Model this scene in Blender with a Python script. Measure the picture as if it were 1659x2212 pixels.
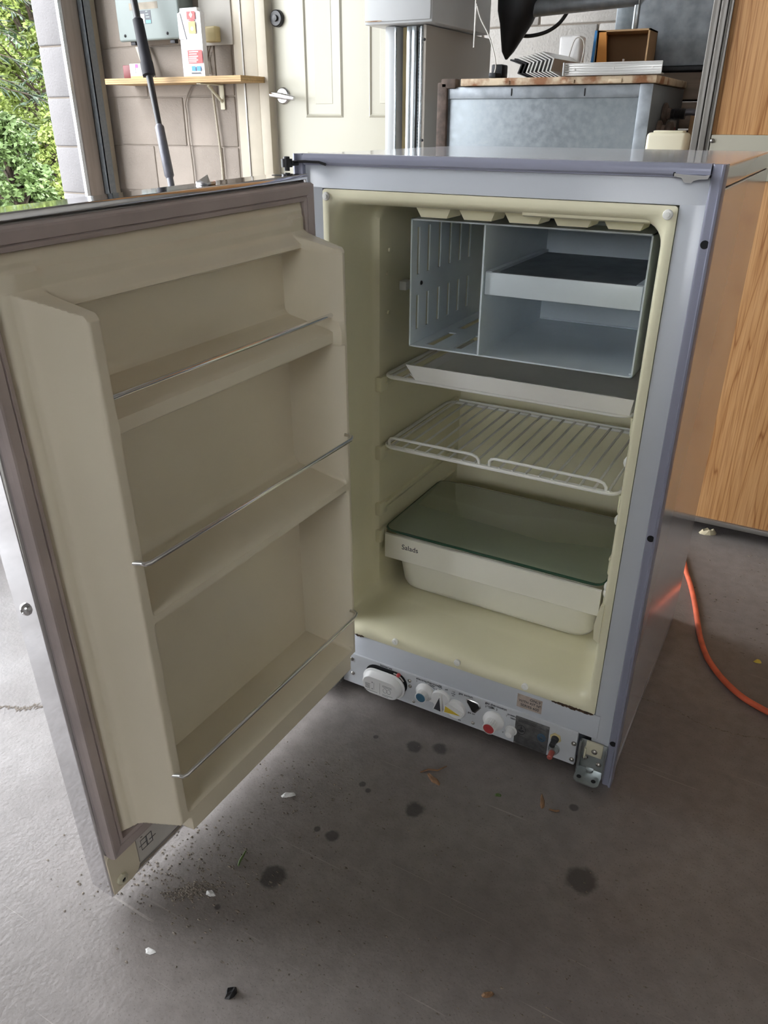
import bpy, bmesh, math, random
from mathutils import Vector, Matrix
random.seed(7)
sc = bpy.context.scene
for o in list(bpy.data.objects): bpy.data.objects.remove(o)
PI = math.pi
# ------------------------------------------------------------------ camera
FPX, CX, CY = 1660.437, 829.5, 1106.0
CAM = Vector((0.61240, -0.87525, 0.85689))
yaw, pitch, roll = math.radians(-29.0083), math.radians(26.9331), math.radians(-0.2286)
fw = Vector((math.sin(yaw)*math.cos(pitch), math.cos(yaw)*math.cos(pitch), -math.sin(pitch)))
rt = Vector((math.cos(yaw), -math.sin(yaw), 0)); dn = fw.cross(rt)
rt2 = math.cos(roll)*rt + math.sin(roll)*dn; dn2 = -math.sin(roll)*rt + math.cos(roll)*dn
cd = bpy.data.cameras.new('camera'); cam = bpy.data.objects.new('camera', cd)
sc.collection.objects.link(cam); sc.camera = cam
cd.sensor_fit = 'HORIZONTAL'; cd.sensor_width = 36.0; cd.lens = 36.0*FPX/1659.0
cd.clip_start = 0.02; cd.clip_end = 300
m = Matrix((rt2, -dn2, -fw)).transposed().to_4x4(); m.translation = CAM
cam.matrix_world = m

def px(u, v, x=None, y=None, z=None):
    """point where the ray of a photo pixel meets the plane x= / y= / z="""
    d = rt2*((u-CX)/FPX) + dn2*((v-CY)/FPX) + fw
    i, c = (0, x) if x is not None else (1, y) if y is not None else (2, z)
    return CAM + d*((c-CAM[i])/d[i])

# ------------------------------------------------------------------ world, light, exposure
w = bpy.data.worlds.new('overcast_sky'); sc.world = w; w.use_nodes = True
nt = w.node_tree; bg = nt.nodes['Background']
bg.inputs[0].default_value = (0.93, 0.96, 1.0, 1); bg.inputs[1].default_value = 6.0
sc.view_settings.view_transform = 'Standard'; sc.view_settings.look = 'None'
sc.view_settings.exposure = 1.12; sc.view_settings.gamma = 1.0
sc.view_settings.use_curve_mapping = False
OPEN = (-2.0, 1.93, 2.8)      # bay opening in the left wall: y from, y to, height

# ------------------------------------------------------------------ materials
MATS = {}
def mat(name, col, rough=0.5, metal=0.0, var=0.06, vs=8.0, bump=0.0, bs=60.0, spec=None, col2=None,
        trans=0.0, ior=None, coat=0.0, stretch=None, ramp=(0.35, 0.7), rvar=0.0):
    if name in MATS: return MATS[name]
    m = bpy.data.materials.new(name); m.use_nodes = True; N = m.node_tree; n = N.nodes; L = N.links
    b = n['Principled BSDF']
    tc = n.new('ShaderNodeTexCoord'); mp = n.new('ShaderNodeMapping'); L.new(tc.outputs['Object'], mp.inputs[0])
    if stretch: mp.inputs['Scale'].default_value = stretch
    no = n.new('ShaderNodeTexNoise'); no.inputs['Scale'].default_value = vs; no.inputs['Detail'].default_value = 6
    L.new(mp.outputs[0], no.inputs['Vector'])
    rp = n.new('ShaderNodeValToRGB'); L.new(no.outputs[0], rp.inputs[0])
    c2 = col2 if col2 else tuple(max(0, c*(1-2*var)) for c in col)
    rp.color_ramp.elements[0].position = ramp[0]; rp.color_ramp.elements[1].position = ramp[1]
    rp.color_ramp.elements[0].color = (*c2, 1); rp.color_ramp.elements[1].color = (*col, 1)
    L.new(rp.outputs[0], b.inputs['Base Color'])
    b.inputs['Roughness'].default_value = rough; b.inputs['Metallic'].default_value = metal
    if rvar:
        mr = n.new('ShaderNodeMapRange'); L.new(no.outputs[0], mr.inputs[0])
        mr.inputs[1].default_value = 0.3; mr.inputs[2].default_value = 0.7
        mr.inputs[3].default_value = rough-rvar; mr.inputs[4].default_value = rough+rvar
        L.new(mr.outputs[0], b.inputs['Roughness'])
    if spec is not None: b.inputs['Specular IOR Level'].default_value = spec
    if trans: b.inputs['Transmission Weight'].default_value = trans
    if ior: b.inputs['IOR'].default_value = ior
    if coat: b.inputs['Coat Weight'].default_value = coat; b.inputs['Coat Roughness'].default_value = 0.08
    if bump:
        n2 = n.new('ShaderNodeTexNoise'); n2.inputs['Scale'].default_value = bs; n2.inputs['Detail'].default_value = 4
        L.new(mp.outputs[0], n2.inputs['Vector'])
        bp = n.new('ShaderNodeBump'); bp.inputs['Strength'].default_value = bump; bp.inputs['Distance'].default_value = 0.004
        L.new(n2.outputs[0], bp.inputs['Height']); L.new(bp.outputs[0], b.inputs['Normal'])
    MATS[name] = m
    return m

mat('enamel', (.58, .61, .66), .22, var=.03, vs=4)
mat('side_enamel', (.55, .55, .58), .14, var=.02, vs=3, coat=.3)
mat('trim', (.32, .33, .42), .30, var=.05, metal=.25)
mat('liner', (.85, .81, .59), .28, var=.04, vs=5, bump=.02, bs=300)
mat('door_liner', (.80, .725, .57), .26, var=.05, vs=4, bump=.02, bs=300)
mat('gasket', (.50, .425, .41), .45, var=.10, vs=14)
mat('chrome', (.82, .82, .84), .05, 1.0, var=.02, vs=20, rvar=.02)
mat('chrome_dull', (.70, .70, .72), .20, 1.0, var=.06, vs=30)
mat('rod_chrome', (.85, .85, .85), .10, 1.0, var=.02)
mat('evap', (.70, .78, .83), .30, var=.05, vs=12)
mat('white_plastic', (.80, .80, .80), .30, var=.02)
mat('drawer', (.82, .80, .70), .30, var=.03)
mat('wire_white', (.90, .90, .85), .30, var=.03)
mat('tray', (.88, .87, .83), .32, var=.04)
mat('glass_green', (.58, .66, .50), .08, trans=.62, ior=1.5, var=.01)
mat('black', (.015, .015, .017), .40, var=.1)
mat('dark_hole', (.008, .008, .010), .9, var=.1)
mat('dark_metal', (.06, .06, .065), .35, .7, var=.2)
mat('screw_metal', (.45, .43, .40), .30, 1.0, var=.12, vs=120)
mat('zinc', (.50, .53, .53), .28, .9, var=.12, vs=60)
mat('ink', (.05, .05, .06), .6, var=.1)
mat('grey_ink', (.30, .30, .32), .6, var=.1)
mat('blue_cap', (.06, .17, .27), .35, var=.08, vs=60)
mat('red_cap', (.50, .055, .06), .35, var=.08, vs=60)
mat('red_btn', (.42, .10, .08), .45, var=.1, vs=60)
mat('yellow', (.72, .52, .06), .4, var=.06, vs=60)
mat('panel_white', (.60, .62, .65), .30, var=.06, vs=25)
mat('plate', (.20, .20, .20), .38, .5, var=.20, vs=120)
mat('plate_ink', (.04, .045, .05), .5, var=.1)
mat('plate_blue', (.05, .13, .22), .5, var=.1)
mat('sticker', (.55, .46, .40), .6, var=.14, vs=90)
mat('rust', (.10, .055, .03), .85, var=.35, vs=200, bump=.4, bs=300)
mat('ochre', (.60, .50, .26), .4, var=.08)
mat('paper_white', (.68, .65, .62), .7, var=.06, vs=30)
mat('rubber_grip', (.014, .014, .019), .6, var=.15, spec=.25)
mat('box_white', (.48, .47, .44), .6, var=.05)
mat('block_white', (.50, .48, .45), .85, var=.08, vs=4, bump=.5, bs=140)
mat('pole_grey', (.10, .10, .12), .40, .2, var=.15, vs=30)
mat('block', (.32, .275, .235), .85, var=.12, vs=3.5, bump=.5, bs=140)
mat('block_out', (.185, .178, .18), .85, var=.07, vs=6, bump=.5, bs=140)
mat('mortar', (.30, .26, .22), .9, var=.08, bump=.4, bs=140)
mat('wall_paint', (.48, .46, .42), .8, var=.06)
mat('ceiling_paint', (.45, .44, .42), .85, var=.04)
mat('door_paint', (.43, .415, .34), .40, var=.03, vs=3)
mat('jamb_paint', (.46, .41, .32), .5, var=.08, vs=9)
mat('jamb_wood', (.34, .29, .25), .6, var=.10, stretch=(8, 8, .5))
mat('galv', (.25, .28, .30), .45, .5, var=.16, vs=70, rvar=.08, col2=(.19, .215, .235))
mat('galv_dark', (.31, .34, .37), .48, .6, var=.18, vs=30)
mat('alu', (.72, .72, .70), .35, .8, var=.08, stretch=(1, 40, 40))
mat('alu_frame', (.27, .255, .235), .38, .7, var=.06)
mat('rail_beige', (.36, .34, .27), .42, var=.03)
mat('steel_strip', (.60, .66, .70), .25, .9, var=.06)
mat('white_steel', (.52, .54, .55), .35, var=.03)
mat('beige_panel', (.42, .385, .335), .45, var=.04, vs=2)
mat('rusty_cream', (.55, .45, .32), .8, col2=(.24, .11, .05), vs=26, ramp=(.38, .56), bump=.3, bs=120)
mat('brown_rust', (.14, .10, .08), .8, var=.3, vs=40, bump=.3, bs=120)
mat('black_metal', (.035, .037, .042), .45, .5, var=.25, vs=18)
mat('cardboard', (.42, .27, .14), .8, var=.06, vs=12)
mat('cardboard_orange', (.66, .28, .06), .7, var=.05)
mat('cardboard_dark', (.22, .13, .07), .85, var=.06)
mat('blue_print', (.04, .25, .60), .5, var=.05)
mat('plywood', (.46, .29, .12), .6, var=.14, vs=7, stretch=(1.2, 12, 12))
mat('board_grey', (.28, .22, .17), .8, var=.16, vs=6, stretch=(1, 14, 14))
mat('cream_box', (.62, .59, .45), .6, var=.04)
mat('panel_grey', (.20, .235, .225), .45, var=.05, vs=6)
mat('tape_stain', (.30, .26, .20), .7, var=.2, vs=20)
mat('label_dark', (.05, .055, .07), .5, var=.1)
mat('label_teal', (.10, .45, .55), .5, var=.05)
mat('red_print', (.75, .05, .05), .5, var=.03)
mat('orange_print', (.80, .48, .12), .5, var=.03)
mat('bottle_white', (.66, .67, .70), .35, var=.02)
mat('magenta', (.45, .05, .35), .5, var=.05)
mat('red_dark', (.14, .008, .01), .5, var=.1)
mat('orange_cord', (.85, .17, .08), .42, var=.14, vs=40)
mat('cable_white', (.62, .60, .56), .5, var=.05)
mat('blue_tote', (.03, .15, .42), .4, var=.05)
mat('gravel', (.24, .23, .215), .9, var=.12, vs=9.0, bump=.5, bs=30)
mat('grass', (.05, .085, .022), .9, var=.3, vs=2.0, bump=.5, bs=30)
mat('bark', (.075, .052, .036), .9, var=.3, vs=18, bump=.6, bs=60)
mat('leaf_light', (.24, .31, .065), .6, var=.25, vs=1.3)
mat('leaf_mid', (.11, .18, .045), .6, var=.25, vs=1.3)
mat('needle', (.055, .095, .05), .7, var=.30, vs=1.6)
mat('debris', (.30, .255, .21), .85, var=.35, vs=300)
mat('leaf_dry', (.30, .17, .09), .8, var=.2, vs=60)
mat('foam', (.70, .62, .42), .8, var=.1, vs=90, bump=.3, bs=120)
mat('chip_white', (.75, .74, .72), .7, var=.05)

def oak():
    m = bpy.data.materials.new('oak_veneer'); m.use_nodes = True; N = m.node_tree; n = N.nodes; L = N.links
    b = n['Principled BSDF']; b.inputs['Roughness'].default_value = .42
    tc = n.new('ShaderNodeTexCoord')
    mp = n.new('ShaderNodeMapping'); L.new(tc.outputs['Object'], mp.inputs[0]); mp.inputs['Scale'].default_value = (6.5, 1, .34)
    n1 = n.new('ShaderNodeTexNoise'); n1.inputs['Scale'].default_value = 3.0; n1.inputs['Detail'].default_value = 2; n1.inputs['Distortion'].default_value = .3
    L.new(mp.outputs[0], n1.inputs['Vector'])
    mu = n.new('ShaderNodeMath'); mu.operation = 'MULTIPLY'; mu.inputs[1].default_value = 15; L.new(n1.outputs[0], mu.inputs[0])
    fr = n.new('ShaderNodeMath'); fr.operation = 'PINGPONG'; fr.inputs[1].default_value = 1; L.new(mu.outputs[0], fr.inputs[0])
    mp2 = n.new('ShaderNodeMapping'); L.new(tc.outputs['Object'], mp2.inputs[0]); mp2.inputs['Scale'].default_value = (420, 60, 9)
    n2 = n.new('ShaderNodeTexNoise'); n2.inputs['Scale'].default_value = 1.0; n2.inputs['Detail'].default_value = 4; L.new(mp2.outputs[0], n2.inputs['Vector'])
    r1 = n.new('ShaderNodeValToRGB'); L.new(fr.outputs[0], r1.inputs[0])
    e = r1.color_ramp.elements
    e[0].position = 0; e[0].color = (.30, .125, .04, 1); e[1].position = .13; e[1].color = (.47, .245, .095, 1)
    x = e.new(1.0); x.color = (.54, .30, .13, 1)
    r2 = n.new('ShaderNodeValToRGB'); L.new(n2.outputs[0], r2.inputs[0])
    r2.color_ramp.elements[0].position = .32; r2.color_ramp.elements[0].color = (.62, .50, .40, 1)
    r2.color_ramp.elements[1].position = .56; r2.color_ramp.elements[1].color = (1, 1, 1, 1)
    mx = n.new('ShaderNodeMix'); mx.data_type = 'RGBA'; mx.blend_type = 'MULTIPLY'; mx.inputs[0].default_value = .8
    L.new(r1.outputs[0], mx.inputs[6]); L.new(r2.outputs[0], mx.inputs[7]); L.new(mx.outputs[2], b.inputs['Base Color'])
    MATS['oak'] = m
oak()

def concrete():
    m = bpy.data.materials.new('concrete_floor'); m.use_nodes = True; N = m.node_tree; n = N.nodes; L = N.links
    b = n['Principled BSDF']; tc = n.new('ShaderNodeTexCoord')
    def noise(s, d=5, dist=0, vec=None):
        k = n.new('ShaderNodeTexNoise'); k.inputs['Scale'].default_value = s; k.inputs['Detail'].default_value = d
        k.inputs['Distortion'].default_value = dist; L.new(vec or tc.outputs['Object'], k.inputs['Vector']); return k.outputs[0]
    def ramp(src, p0, c0, p1, c1):
        r = n.new('ShaderNodeValToRGB'); L.new(src, r.inputs[0]); e = r.color_ramp.elements
        e[0].position = p0; e[0].color = (*c0, 1); e[1].position = p1; e[1].color = (*c1, 1); return r.outputs[0]
    def mix(f, a, c, mode='MIX'):
        x = n.new('ShaderNodeMix'); x.data_type = 'RGBA'; x.blend_type = mode
        if isinstance(f, float): x.inputs[0].default_value = f
        else: L.new(f, x.inputs[0])
        L.new(a, x.inputs[6])
        if isinstance(c, tuple): x.inputs[7].default_value = (*c, 1)
        else: L.new(c, x.inputs[7])
        return x.outputs[2]
    base = ramp(noise(2.2, 6, .6), .32, (.172, .152, .142), .68, (.248, .223, .210))
    fine = ramp(noise(45, 6), .30, (.78, .77, .76), .62, (1, 1, 1))
    c = mix(.75, base, fine, 'MULTIPLY')
    spec = ramp(noise(420, 2), .60, (0, 0, 0), .72, (1, 1, 1))
    c = mix(spec, c, (.13, .11, .10))
    # pale scratches
    for ang, sc_, th in ((23, 3.1, .715), (-62, 4.0, .715), (75, 3.0, .72)):
        mp = n.new('ShaderNodeMapping'); L.new(tc.outputs['Object'], mp.inputs[0]); mp.inputs['Rotation'].default_value = (0, 0, math.radians(ang))
        mp.inputs['Scale'].default_value = (1.2, 60, 1)
        s = ramp(noise(sc_, 2, 0, mp.outputs[0]), th, (0, 0, 0), th+.03, (.5, .5, .5))
        c = mix(s, c, (.34, .31, .28))
    # oil drips: centre x, y, radius
    wn = n.new('ShaderNodeTexNoise'); wn.inputs['Scale'].default_value = 55; wn.inputs['Detail'].default_value = 3
    L.new(tc.outputs['Object'], wn.inputs['Vector'])
    for (u, v, r) in ((588, 1895, .0155), (1256, 1902, .019), (895, 1748, .0125), (950, 1618, .011), (893, 1613, .012), (717, 1805, .009), (685, 1791, .0045), (812, 1592, .004), (795, 1708, .0045), (783, 1694, .0045), (1090, 1500, .01), (1240, 1745, .006), (470, 1960, .004)):
        P = px(u, v, z=0)
        vs = n.new('ShaderNodeVectorMath'); vs.operation = 'DISTANCE'; L.new(tc.outputs['Object'], vs.inputs[0]); vs.inputs[1].default_value = (P.x, P.y, 0)
        ad = n.new('ShaderNodeMath'); ad.operation = 'MULTIPLY_ADD'; L.new(wn.outputs[0], ad.inputs[0]); ad.inputs[1].default_value = r*1.1; L.new(vs.outputs['Value'], ad.inputs[2])
        mr = n.new('ShaderNodeMapRange'); L.new(ad.outputs[0], mr.inputs[0]); mr.inputs[1].default_value = r*1.35; mr.inputs[2].default_value = r*1.75
        mr.inputs[3].default_value = .78; mr.inputs[4].default_value = 0
        c = mix(mr.outputs[0], c, (.035, .034, .033))
    L.new(c, b.inputs['Base Color'])
    rr = n.new('ShaderNodeMapRange'); L.new(noise(6, 5), rr.inputs[0]); rr.inputs[1].default_value = .3; rr.inputs[2].default_value = .7
    rr.inputs[3].default_value = .30; rr.inputs[4].default_value = .50; L.new(rr.outputs[0], b.inputs['Roughness'])
    bp = n.new('ShaderNodeBump'); bp.inputs['Strength'].default_value = .25; bp.inputs['Distance'].default_value = .002
    L.new(noise(180, 4), bp.inputs['Height']); L.new(bp.outputs[0], b.inputs['Normal'])
    MATS['concrete'] = m
concrete()

# ------------------------------------------------------------------ mesh helpers
COL = sc.collection
def rrect(x0, x1, y0, y1, r, n=6):
    """rounded rectangle, counter-clockwise list of 2D points"""
    r = max(1e-5, min(r, (x1-x0)/2-1e-6, (y1-y0)/2-1e-6)); out = []
    for cx, cy, a in ((x1-r, y1-r, 0), (x0+r, y1-r, PI/2), (x0+r, y0+r, PI), (x1-r, y0+r, 1.5*PI)):
        for i in range(n+1):
            t = a + PI/2*i/n; out.append((cx+r*math.cos(t), cy+r*math.sin(t)))
    return out
class MB:
    def __init__(s): s.bm = bmesh.new()
    def _add(s, vs, fs):
        V = [s.bm.verts.new(v) for v in vs]
        for f in fs:
            try: s.bm.faces.new([V[i] for i in f])
            except ValueError: pass
        return V
    def box(s, x0, x1, y0, y1, z0, z1, bev=0.0, seg=2, rot=None):
        if x0 > x1: x0, x1 = x1, x0
        if y0 > y1: y0, y1 = y1, y0
        if z0 > z1: z0, z1 = z1, z0
        V = s._add([(x, y, z) for x in (x0, x1) for y in (y0, y1) for z in (z0, z1)],
                   [(0, 1, 3, 2), (4, 6, 7, 5), (0, 4, 5, 1), (2, 3, 7, 6), (0, 2, 6, 4), (1, 5, 7, 3)])
        if rot is not None:
            c = Vector(((x0+x1)/2, (y0+y1)/2, (z0+z1)/2))
            for v in V: v.co = c + rot @ (v.co-c)
        if bev:
            E = list({e for v in V for e in v.link_edges})
            bmesh.ops.bevel(s.bm, geom=E, offset=min(bev, (x1-x0)*.49, (y1-y0)*.49, (z1-z0)*.49), segments=seg, affect='EDGES', profile=.5)
        return s
    def loft(s, loops, cap0=False, cap1=False, closed=True):
        R = [[s.bm.verts.new(p) for p in lp] for lp in loops]; n = len(R[0])
        for A, B in zip(R, R[1:]):
            for i in range(n if closed else n-1):
                j = (i+1) % n
                try: s.bm.faces.new((A[i], A[j], B[j], B[i]))
                except ValueError: pass
        if cap0: s.bm.faces.new(list(reversed(R[0])))
        if cap1: s.bm.faces.new(R[-1])
        return s
    def prism(s, poly, ax, d0, d1):
        f = {'x': lambda p, d: (d, p[0], p[1]), 'y': lambda p, d: (p[0], d, p[1]), 'z': lambda p, d: (p[0], p[1], d)}[ax]
        return s.loft([[f(p, d0) for p in poly], [f(p, d1) for p in poly]], True, True)
    def cyl(s, p0, p1, r0, r1=None, n=20, caps=True):
        p0, p1 = Vector(p0), Vector(p1); d = (p1-p0).normalized(); r1 = r0 if r1 is None else r1
        a = d.orthogonal().normalized(); b = d.cross(a)
        lp = lambda p, r: [p+a*(r*math.cos(2*PI*i/n))+b*(r*math.sin(2*PI*i/n)) for i in range(n)]
        return s.loft([lp(p0, r0), lp(p1, r1)], caps, caps)
    def lathe(s, p0, d, prof, n=24, caps=True):
        """prof: list of (distance along d, radius)"""
        p0, d = Vector(p0), Vector(d).normalized(); a = d.orthogonal().normalized(); b = d.cross(a)
        return s.loft([[p0+d*h+a*(r*math.cos(2*PI*i/n))+b*(r*math.sin(2*PI*i/n)) for i in range(n)] for h, r in prof], caps, caps)
    def tube(s, pts, r, n=8, closed=False, caps=True):
        P = [Vector(p) for p in pts]; k = len(P); loops = []; pa = None
        for i in range(k):
            t = ((P[(i+1) % k]-P[i-1]) if closed else (P[min(i+1, k-1)]-P[max(i-1, 0)])).normalized()
            if pa is None: a = t.orthogonal().normalized()
            else:
                a = pa - t*pa.dot(t); a = a.normalized() if a.length > 1e-6 else t.orthogonal().normalized()
            pa = a; b = t.cross(a); rr = r[i] if isinstance(r, (list, tuple)) else r
            loops.append([P[i]+a*(rr*math.cos(2*PI*j/n))+b*(rr*math.sin(2*PI*j/n)) for j in range(n)])
        if closed: loops.append(loops[0]); 
        return s.loft(loops, caps and not closed, caps and not closed)
    def raw(s, vs, fs): s._add(vs, fs); return s
    def xform(s, M): bmesh.ops.transform(s.bm, matrix=M, verts=s.bm.verts[:]); return s
    def mesh(s, name, smooth=True, ang=38, merge=True):
        if merge: bmesh.ops.remove_doubles(s.bm, verts=s.bm.verts[:], dist=1e-6)
        bmesh.ops.recalc_face_normals(s.bm, faces=s.bm.faces[:])
        me = bpy.data.meshes.new(name); s.bm.to_mesh(me); s.bm.free()
        if smooth and len(me.polygons):
            me.polygons.foreach_set('use_smooth', [True]*len(me.polygons)); me.set_sharp_from_angle(angle=math.radians(ang))
        return me
    def build(s, name, material, parent=None, loc=None, smooth=True, wn=False, **props):
        me = s.mesh(name, smooth); me.materials.append(MATS[material])
        return link(name, me, parent, loc, wn, **props)
def link(name, me, parent=None, loc=None, wn=False, **props):
    o = bpy.data.objects.new(name, me); COL.objects.link(o)
    if parent is not None: o.parent = parent
    if loc is not None: o.location = loc
    if wn: k = o.modifiers.new('wn', 'WEIGHTED_NORMAL'); k.keep_sharp = True
    tag(o, **props); return o
def tag(o, label=None, cat=None, group=None, kind=None):
    if label: o['label'] = label
    if cat: o['category'] = cat
    if group: o['group'] = group
    if kind: o['kind'] = kind
    return o
def thing(name, loc, label, cat, group=None, rz=0):
    o = bpy.data.objects.new(name, None); COL.objects.link(o); o.empty_display_size = .05
    o.location = loc; o.rotation_euler = (0, 0, rz); return tag(o, label, cat, group)
def text(name, body, size, M, material, parent=None, **props):
    cu = bpy.data.curves.new('t', 'FONT'); cu.body = body; cu.size = size; cu.align_x = 'CENTER'; cu.align_y = 'CENTER'; cu.extrude = .0002
    t = bpy.data.objects.new('t', cu); COL.objects.link(t)
    bpy.context.view_layer.update()
    me = bpy.data.meshes.new_from_object(t.evaluated_get(bpy.context.evaluated_depsgraph_get()))
    bpy.data.objects.remove(t); bpy.data.curves.remove(cu)
    me.transform(M); me.materials.clear(); me.materials.append(MATS[material])
    return link(name, me, parent, **props)
FRONT = Matrix.Rotation(PI/2, 4, 'X')          # text plane xy -> facing -y
def at_front(x, y, z, tilt=0): return Matrix.Translation((x, y, z)) @ FRONT @ Matrix.Rotation(tilt, 4, 'Z')
def screw(parent, p, d, r, material='screw_metal', name='screw'):
    p, d = Vector(p), Vector(d).normalized()
    b = MB().lathe(p, d, [(0, r), (r*.25, r), (r*.55, r*.75), (r*.7, r*.3), (r*.55, r*.2), (r*.5, 0.0001)], 14)
    return b.build(name, material, parent)

# ------------------------------------------------------------------ room shell
XL, YB = -2.56, 2.10
fl = MB().box(-2.75, 3.2, -4.2, 2.4, -.12, 0).build('floor', 'concrete', kind='structure')
MB().box(-2.75, 3.2, -4.2, 2.4, 3.2, 3.3).build('ceiling', 'ceiling_paint', kind='structure')
MB().box(3.0, 3.2, -4.2, 2.4, 0, 3.2).build('wall_right', 'wall_paint', kind='structure')
WX0, WX1, WZ0, WZ1 = .1, 1.3, 1.2, 2.05      # opening added behind the camera to brighten the fridge door's inside
MB().box(-2.75, WX0, -4.2, -4.0, 0, 3.2).box(WX1, 3.2, -4.2, -4.0, 0, 3.2).box(WX0, WX1, -4.2, -4.0, 0, WZ0).box(WX0, WX1, -4.2, -4.0, WZ1, 3.2).build('wall_front', 'wall_paint', kind='structure')
wf = MB().box(WX0, WX1, -4.12, -4.06, WZ0, WZ0+.05).box(WX0, WX1, -4.12, -4.06, WZ1-.05, WZ1).box(WX0, WX0+.05, -4.12, -4.06, WZ0, WZ1).box(WX1-.05, WX1, -4.12, -4.06, WZ0, WZ1).box((WX0+WX1)/2-.03, (WX0+WX1)/2+.03, -4.12, -4.06, WZ0, WZ1).build('added_fill_window_1', 'alu_frame', kind='structure')  # frame of the added, unseen opening that lets in fill light
# back wall: core slab + separate painted blocks
DX0, DX1 = -1.585, -.795                      # door leaf
wb = MB().box(-2.75, DX0-.06, YB+.008, 2.3, 0, 3.2).box(DX1+.06, 3.0, YB+.008, 2.3, 0, 3.2).box(DX0-.06, DX1+.06, YB+.008, 2.3, 2.1, 3.2).build('wall_back', 'mortar', kind='structure')
zc = .552                                      # a bed joint measured in the photo (z of courses, 0.2 m apart)
def block_mesh(w, h, d, name, material):
    me = MB().box(-w/2, w/2, -d, 0, -h/2, h/2, .006, 2).mesh(name, True, 50); me.materials.append(MATS[material]); return me
BM = {}
for r in range(-3, 8):
    z0 = zc + r*.2
    if z0 < -.06: continue
    off = 0 if r % 2 == 0 else .2055
    for seg in ((XL, DX0-.20), (DX1+.10, 1.55)):
        x = -2.28-.003-.411 + off
        while x < seg[1]:
            a, b_ = max(x, seg[0]), min(x+.405, seg[1])
            if b_-a > .03:
                wv = (round(b_-a, 3), 'block' if seg[0] == XL else 'block_white')
                if wv not in BM: BM[wv] = block_mesh(wv[0], .196, .009, 'block', wv[1])
                link('block', BM[wv], wb, ((a+b_)/2, YB+.012, z0+.1))
            x += .411
# left wall with the bay opening
wl = MB().box(-2.75, XL, OPEN[1]+.0, 2.4, 0, 3.2).box(-2.75, XL, -4.2, OPEN[0], 0, 3.2).box(-2.75, XL, OPEN[0], OPEN[1], OPEN[2], 3.2).build('wall_left', 'mortar', kind='structure')
jm = block_mesh(.186, .1985, .012, 'block', 'block_out')
for r in range(-2, 11):
    z0 = .540 + r*.2045
    if z0 > 0: link('block', jm, wl, (XL-.096, OPEN[1]+.004, z0+.1022))
# bay jamb: weather strip, timber, steel track
MB().box(XL-.004, XL+.012, OPEN[1]-.035, OPEN[1]-.018, 0, 2.7).build('trim_1', 'steel_strip', kind='structure')
MB().box(XL-.002, XL+.012, OPEN[1]-.012, OPEN[1]+.072, 0, 2.7, .003).build('trim_2', 'jamb_wood', kind='structure')
tr = MB()
for (x0, x1, y0, y1) in ((XL+.012, XL+.045, OPEN[1]+.074, OPEN[1]+.078), (XL+.041, XL+.045, OPEN[1]+.074, OPEN[1]+.112), (XL+.012, XL+.045, OPEN[1]+.112, OPEN[1]+.116)):
    tr.box(x0, x1, y0, y1, 0, 2.6)
tr = tr.build('door_track', 'galv', label='galvanized steel overhead door track on the jamb beside the bay opening', cat='door track')
MB().box(XL, XL+.02, OPEN[1]+.118, YB-.002, 0, 2.7, .002).build('trim_3', 'jamb_paint', kind='structure')

# walk-through door with frame
d1 = MB().box(DX0, DX1, YB+.03, YB+.07, .01, 2.08, .002).build('door_1', 'door_paint', kind='structure')
for (x0, x1) in ((DX0+.15, DX0+.335), (DX1-.335, DX1-.15)):
    for (z0, z1) in ((.25, .74), (.87, 1.52), (1.62, 1.92)):
        mb = MB(); L = []
        for ins, dy in ((0, 0), (.008, -.006), (.018, .004), (.028, .006), (.05, .0), (.052, -.001)):
            L.append([(p[0], YB+.03+dy, p[1]) for p in ((x0+ins, z0+ins), (x1-ins, z0+ins), (x1-ins, z1-ins), (x0+ins, z1-ins))])
        mb.loft(L, False, True).build('moulded_panel', 'door_paint', d1, smooth=False)
P = px(600, 40, y=YB+.03)
MB().lathe((P.x, YB+.03, P.z), (0, -1, 0), [(0, .031), (.012, .030), (.016, .026), (.016, .012), (.024, .011), (.025, .001)], 24).build('deadbolt', 'black', d1, label='black deadbolt rose')
P = px(613, 207, y=YB+.03)
MB().lathe((P.x, YB+.03, P.z), (0, -1, 0), [(0, .032), (.006, .032), (.012, .027), (.013, .012), (.045, .011), (.046, .001)], 24).tube([(P.x-.03, YB-.02, P.z+.004), (P.x, YB-.022, P.z+.001), (P.x+.05, YB-.024, P.z-.006), (P.x+.09, YB-.024, P.z-.011)], [.010, .0115, .011, .009], 12).build('lever_handle', 'chrome_dull', d1, label='brushed steel lever handle')
for i, (x0, x1, y0, y1) in enumerate(((DX0-.055, DX0-.004, YB-.012, YB+.06), (DX1+.004, DX1+.055, YB-.012, YB+.06))):
    MB().box(x0, x1, y0, y1, 0, 2.13, .004).build('trim_%d' % (4+i), 'jamb_paint', kind='structure')
MB().box(DX0-.055, DX1+.055, YB-.012, YB+.06, 2.085, 2.14, .004).build('trim_6', 'jamb_paint', kind='structure')
MB().box(DX0-.18, DX0-.058, YB-.006, YB+.05, 0, 2.2, .004).build('trim_7', 'jamb_paint', kind='structure')
MB().box(DX0-.135, DX0-.128, YB-.010, YB-.006, 0, 2.2).build('trim_8', 'alu_frame', kind='structure')
# ground outside
MB().box(-80, -2.75, -50, 60, -.25, -.10).build('ground', 'gravel', kind='structure')
MB().box(-80, -6.5, 2.0, 60, -.10, -.06).build('lawn', 'grass', kind='structure')

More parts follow.
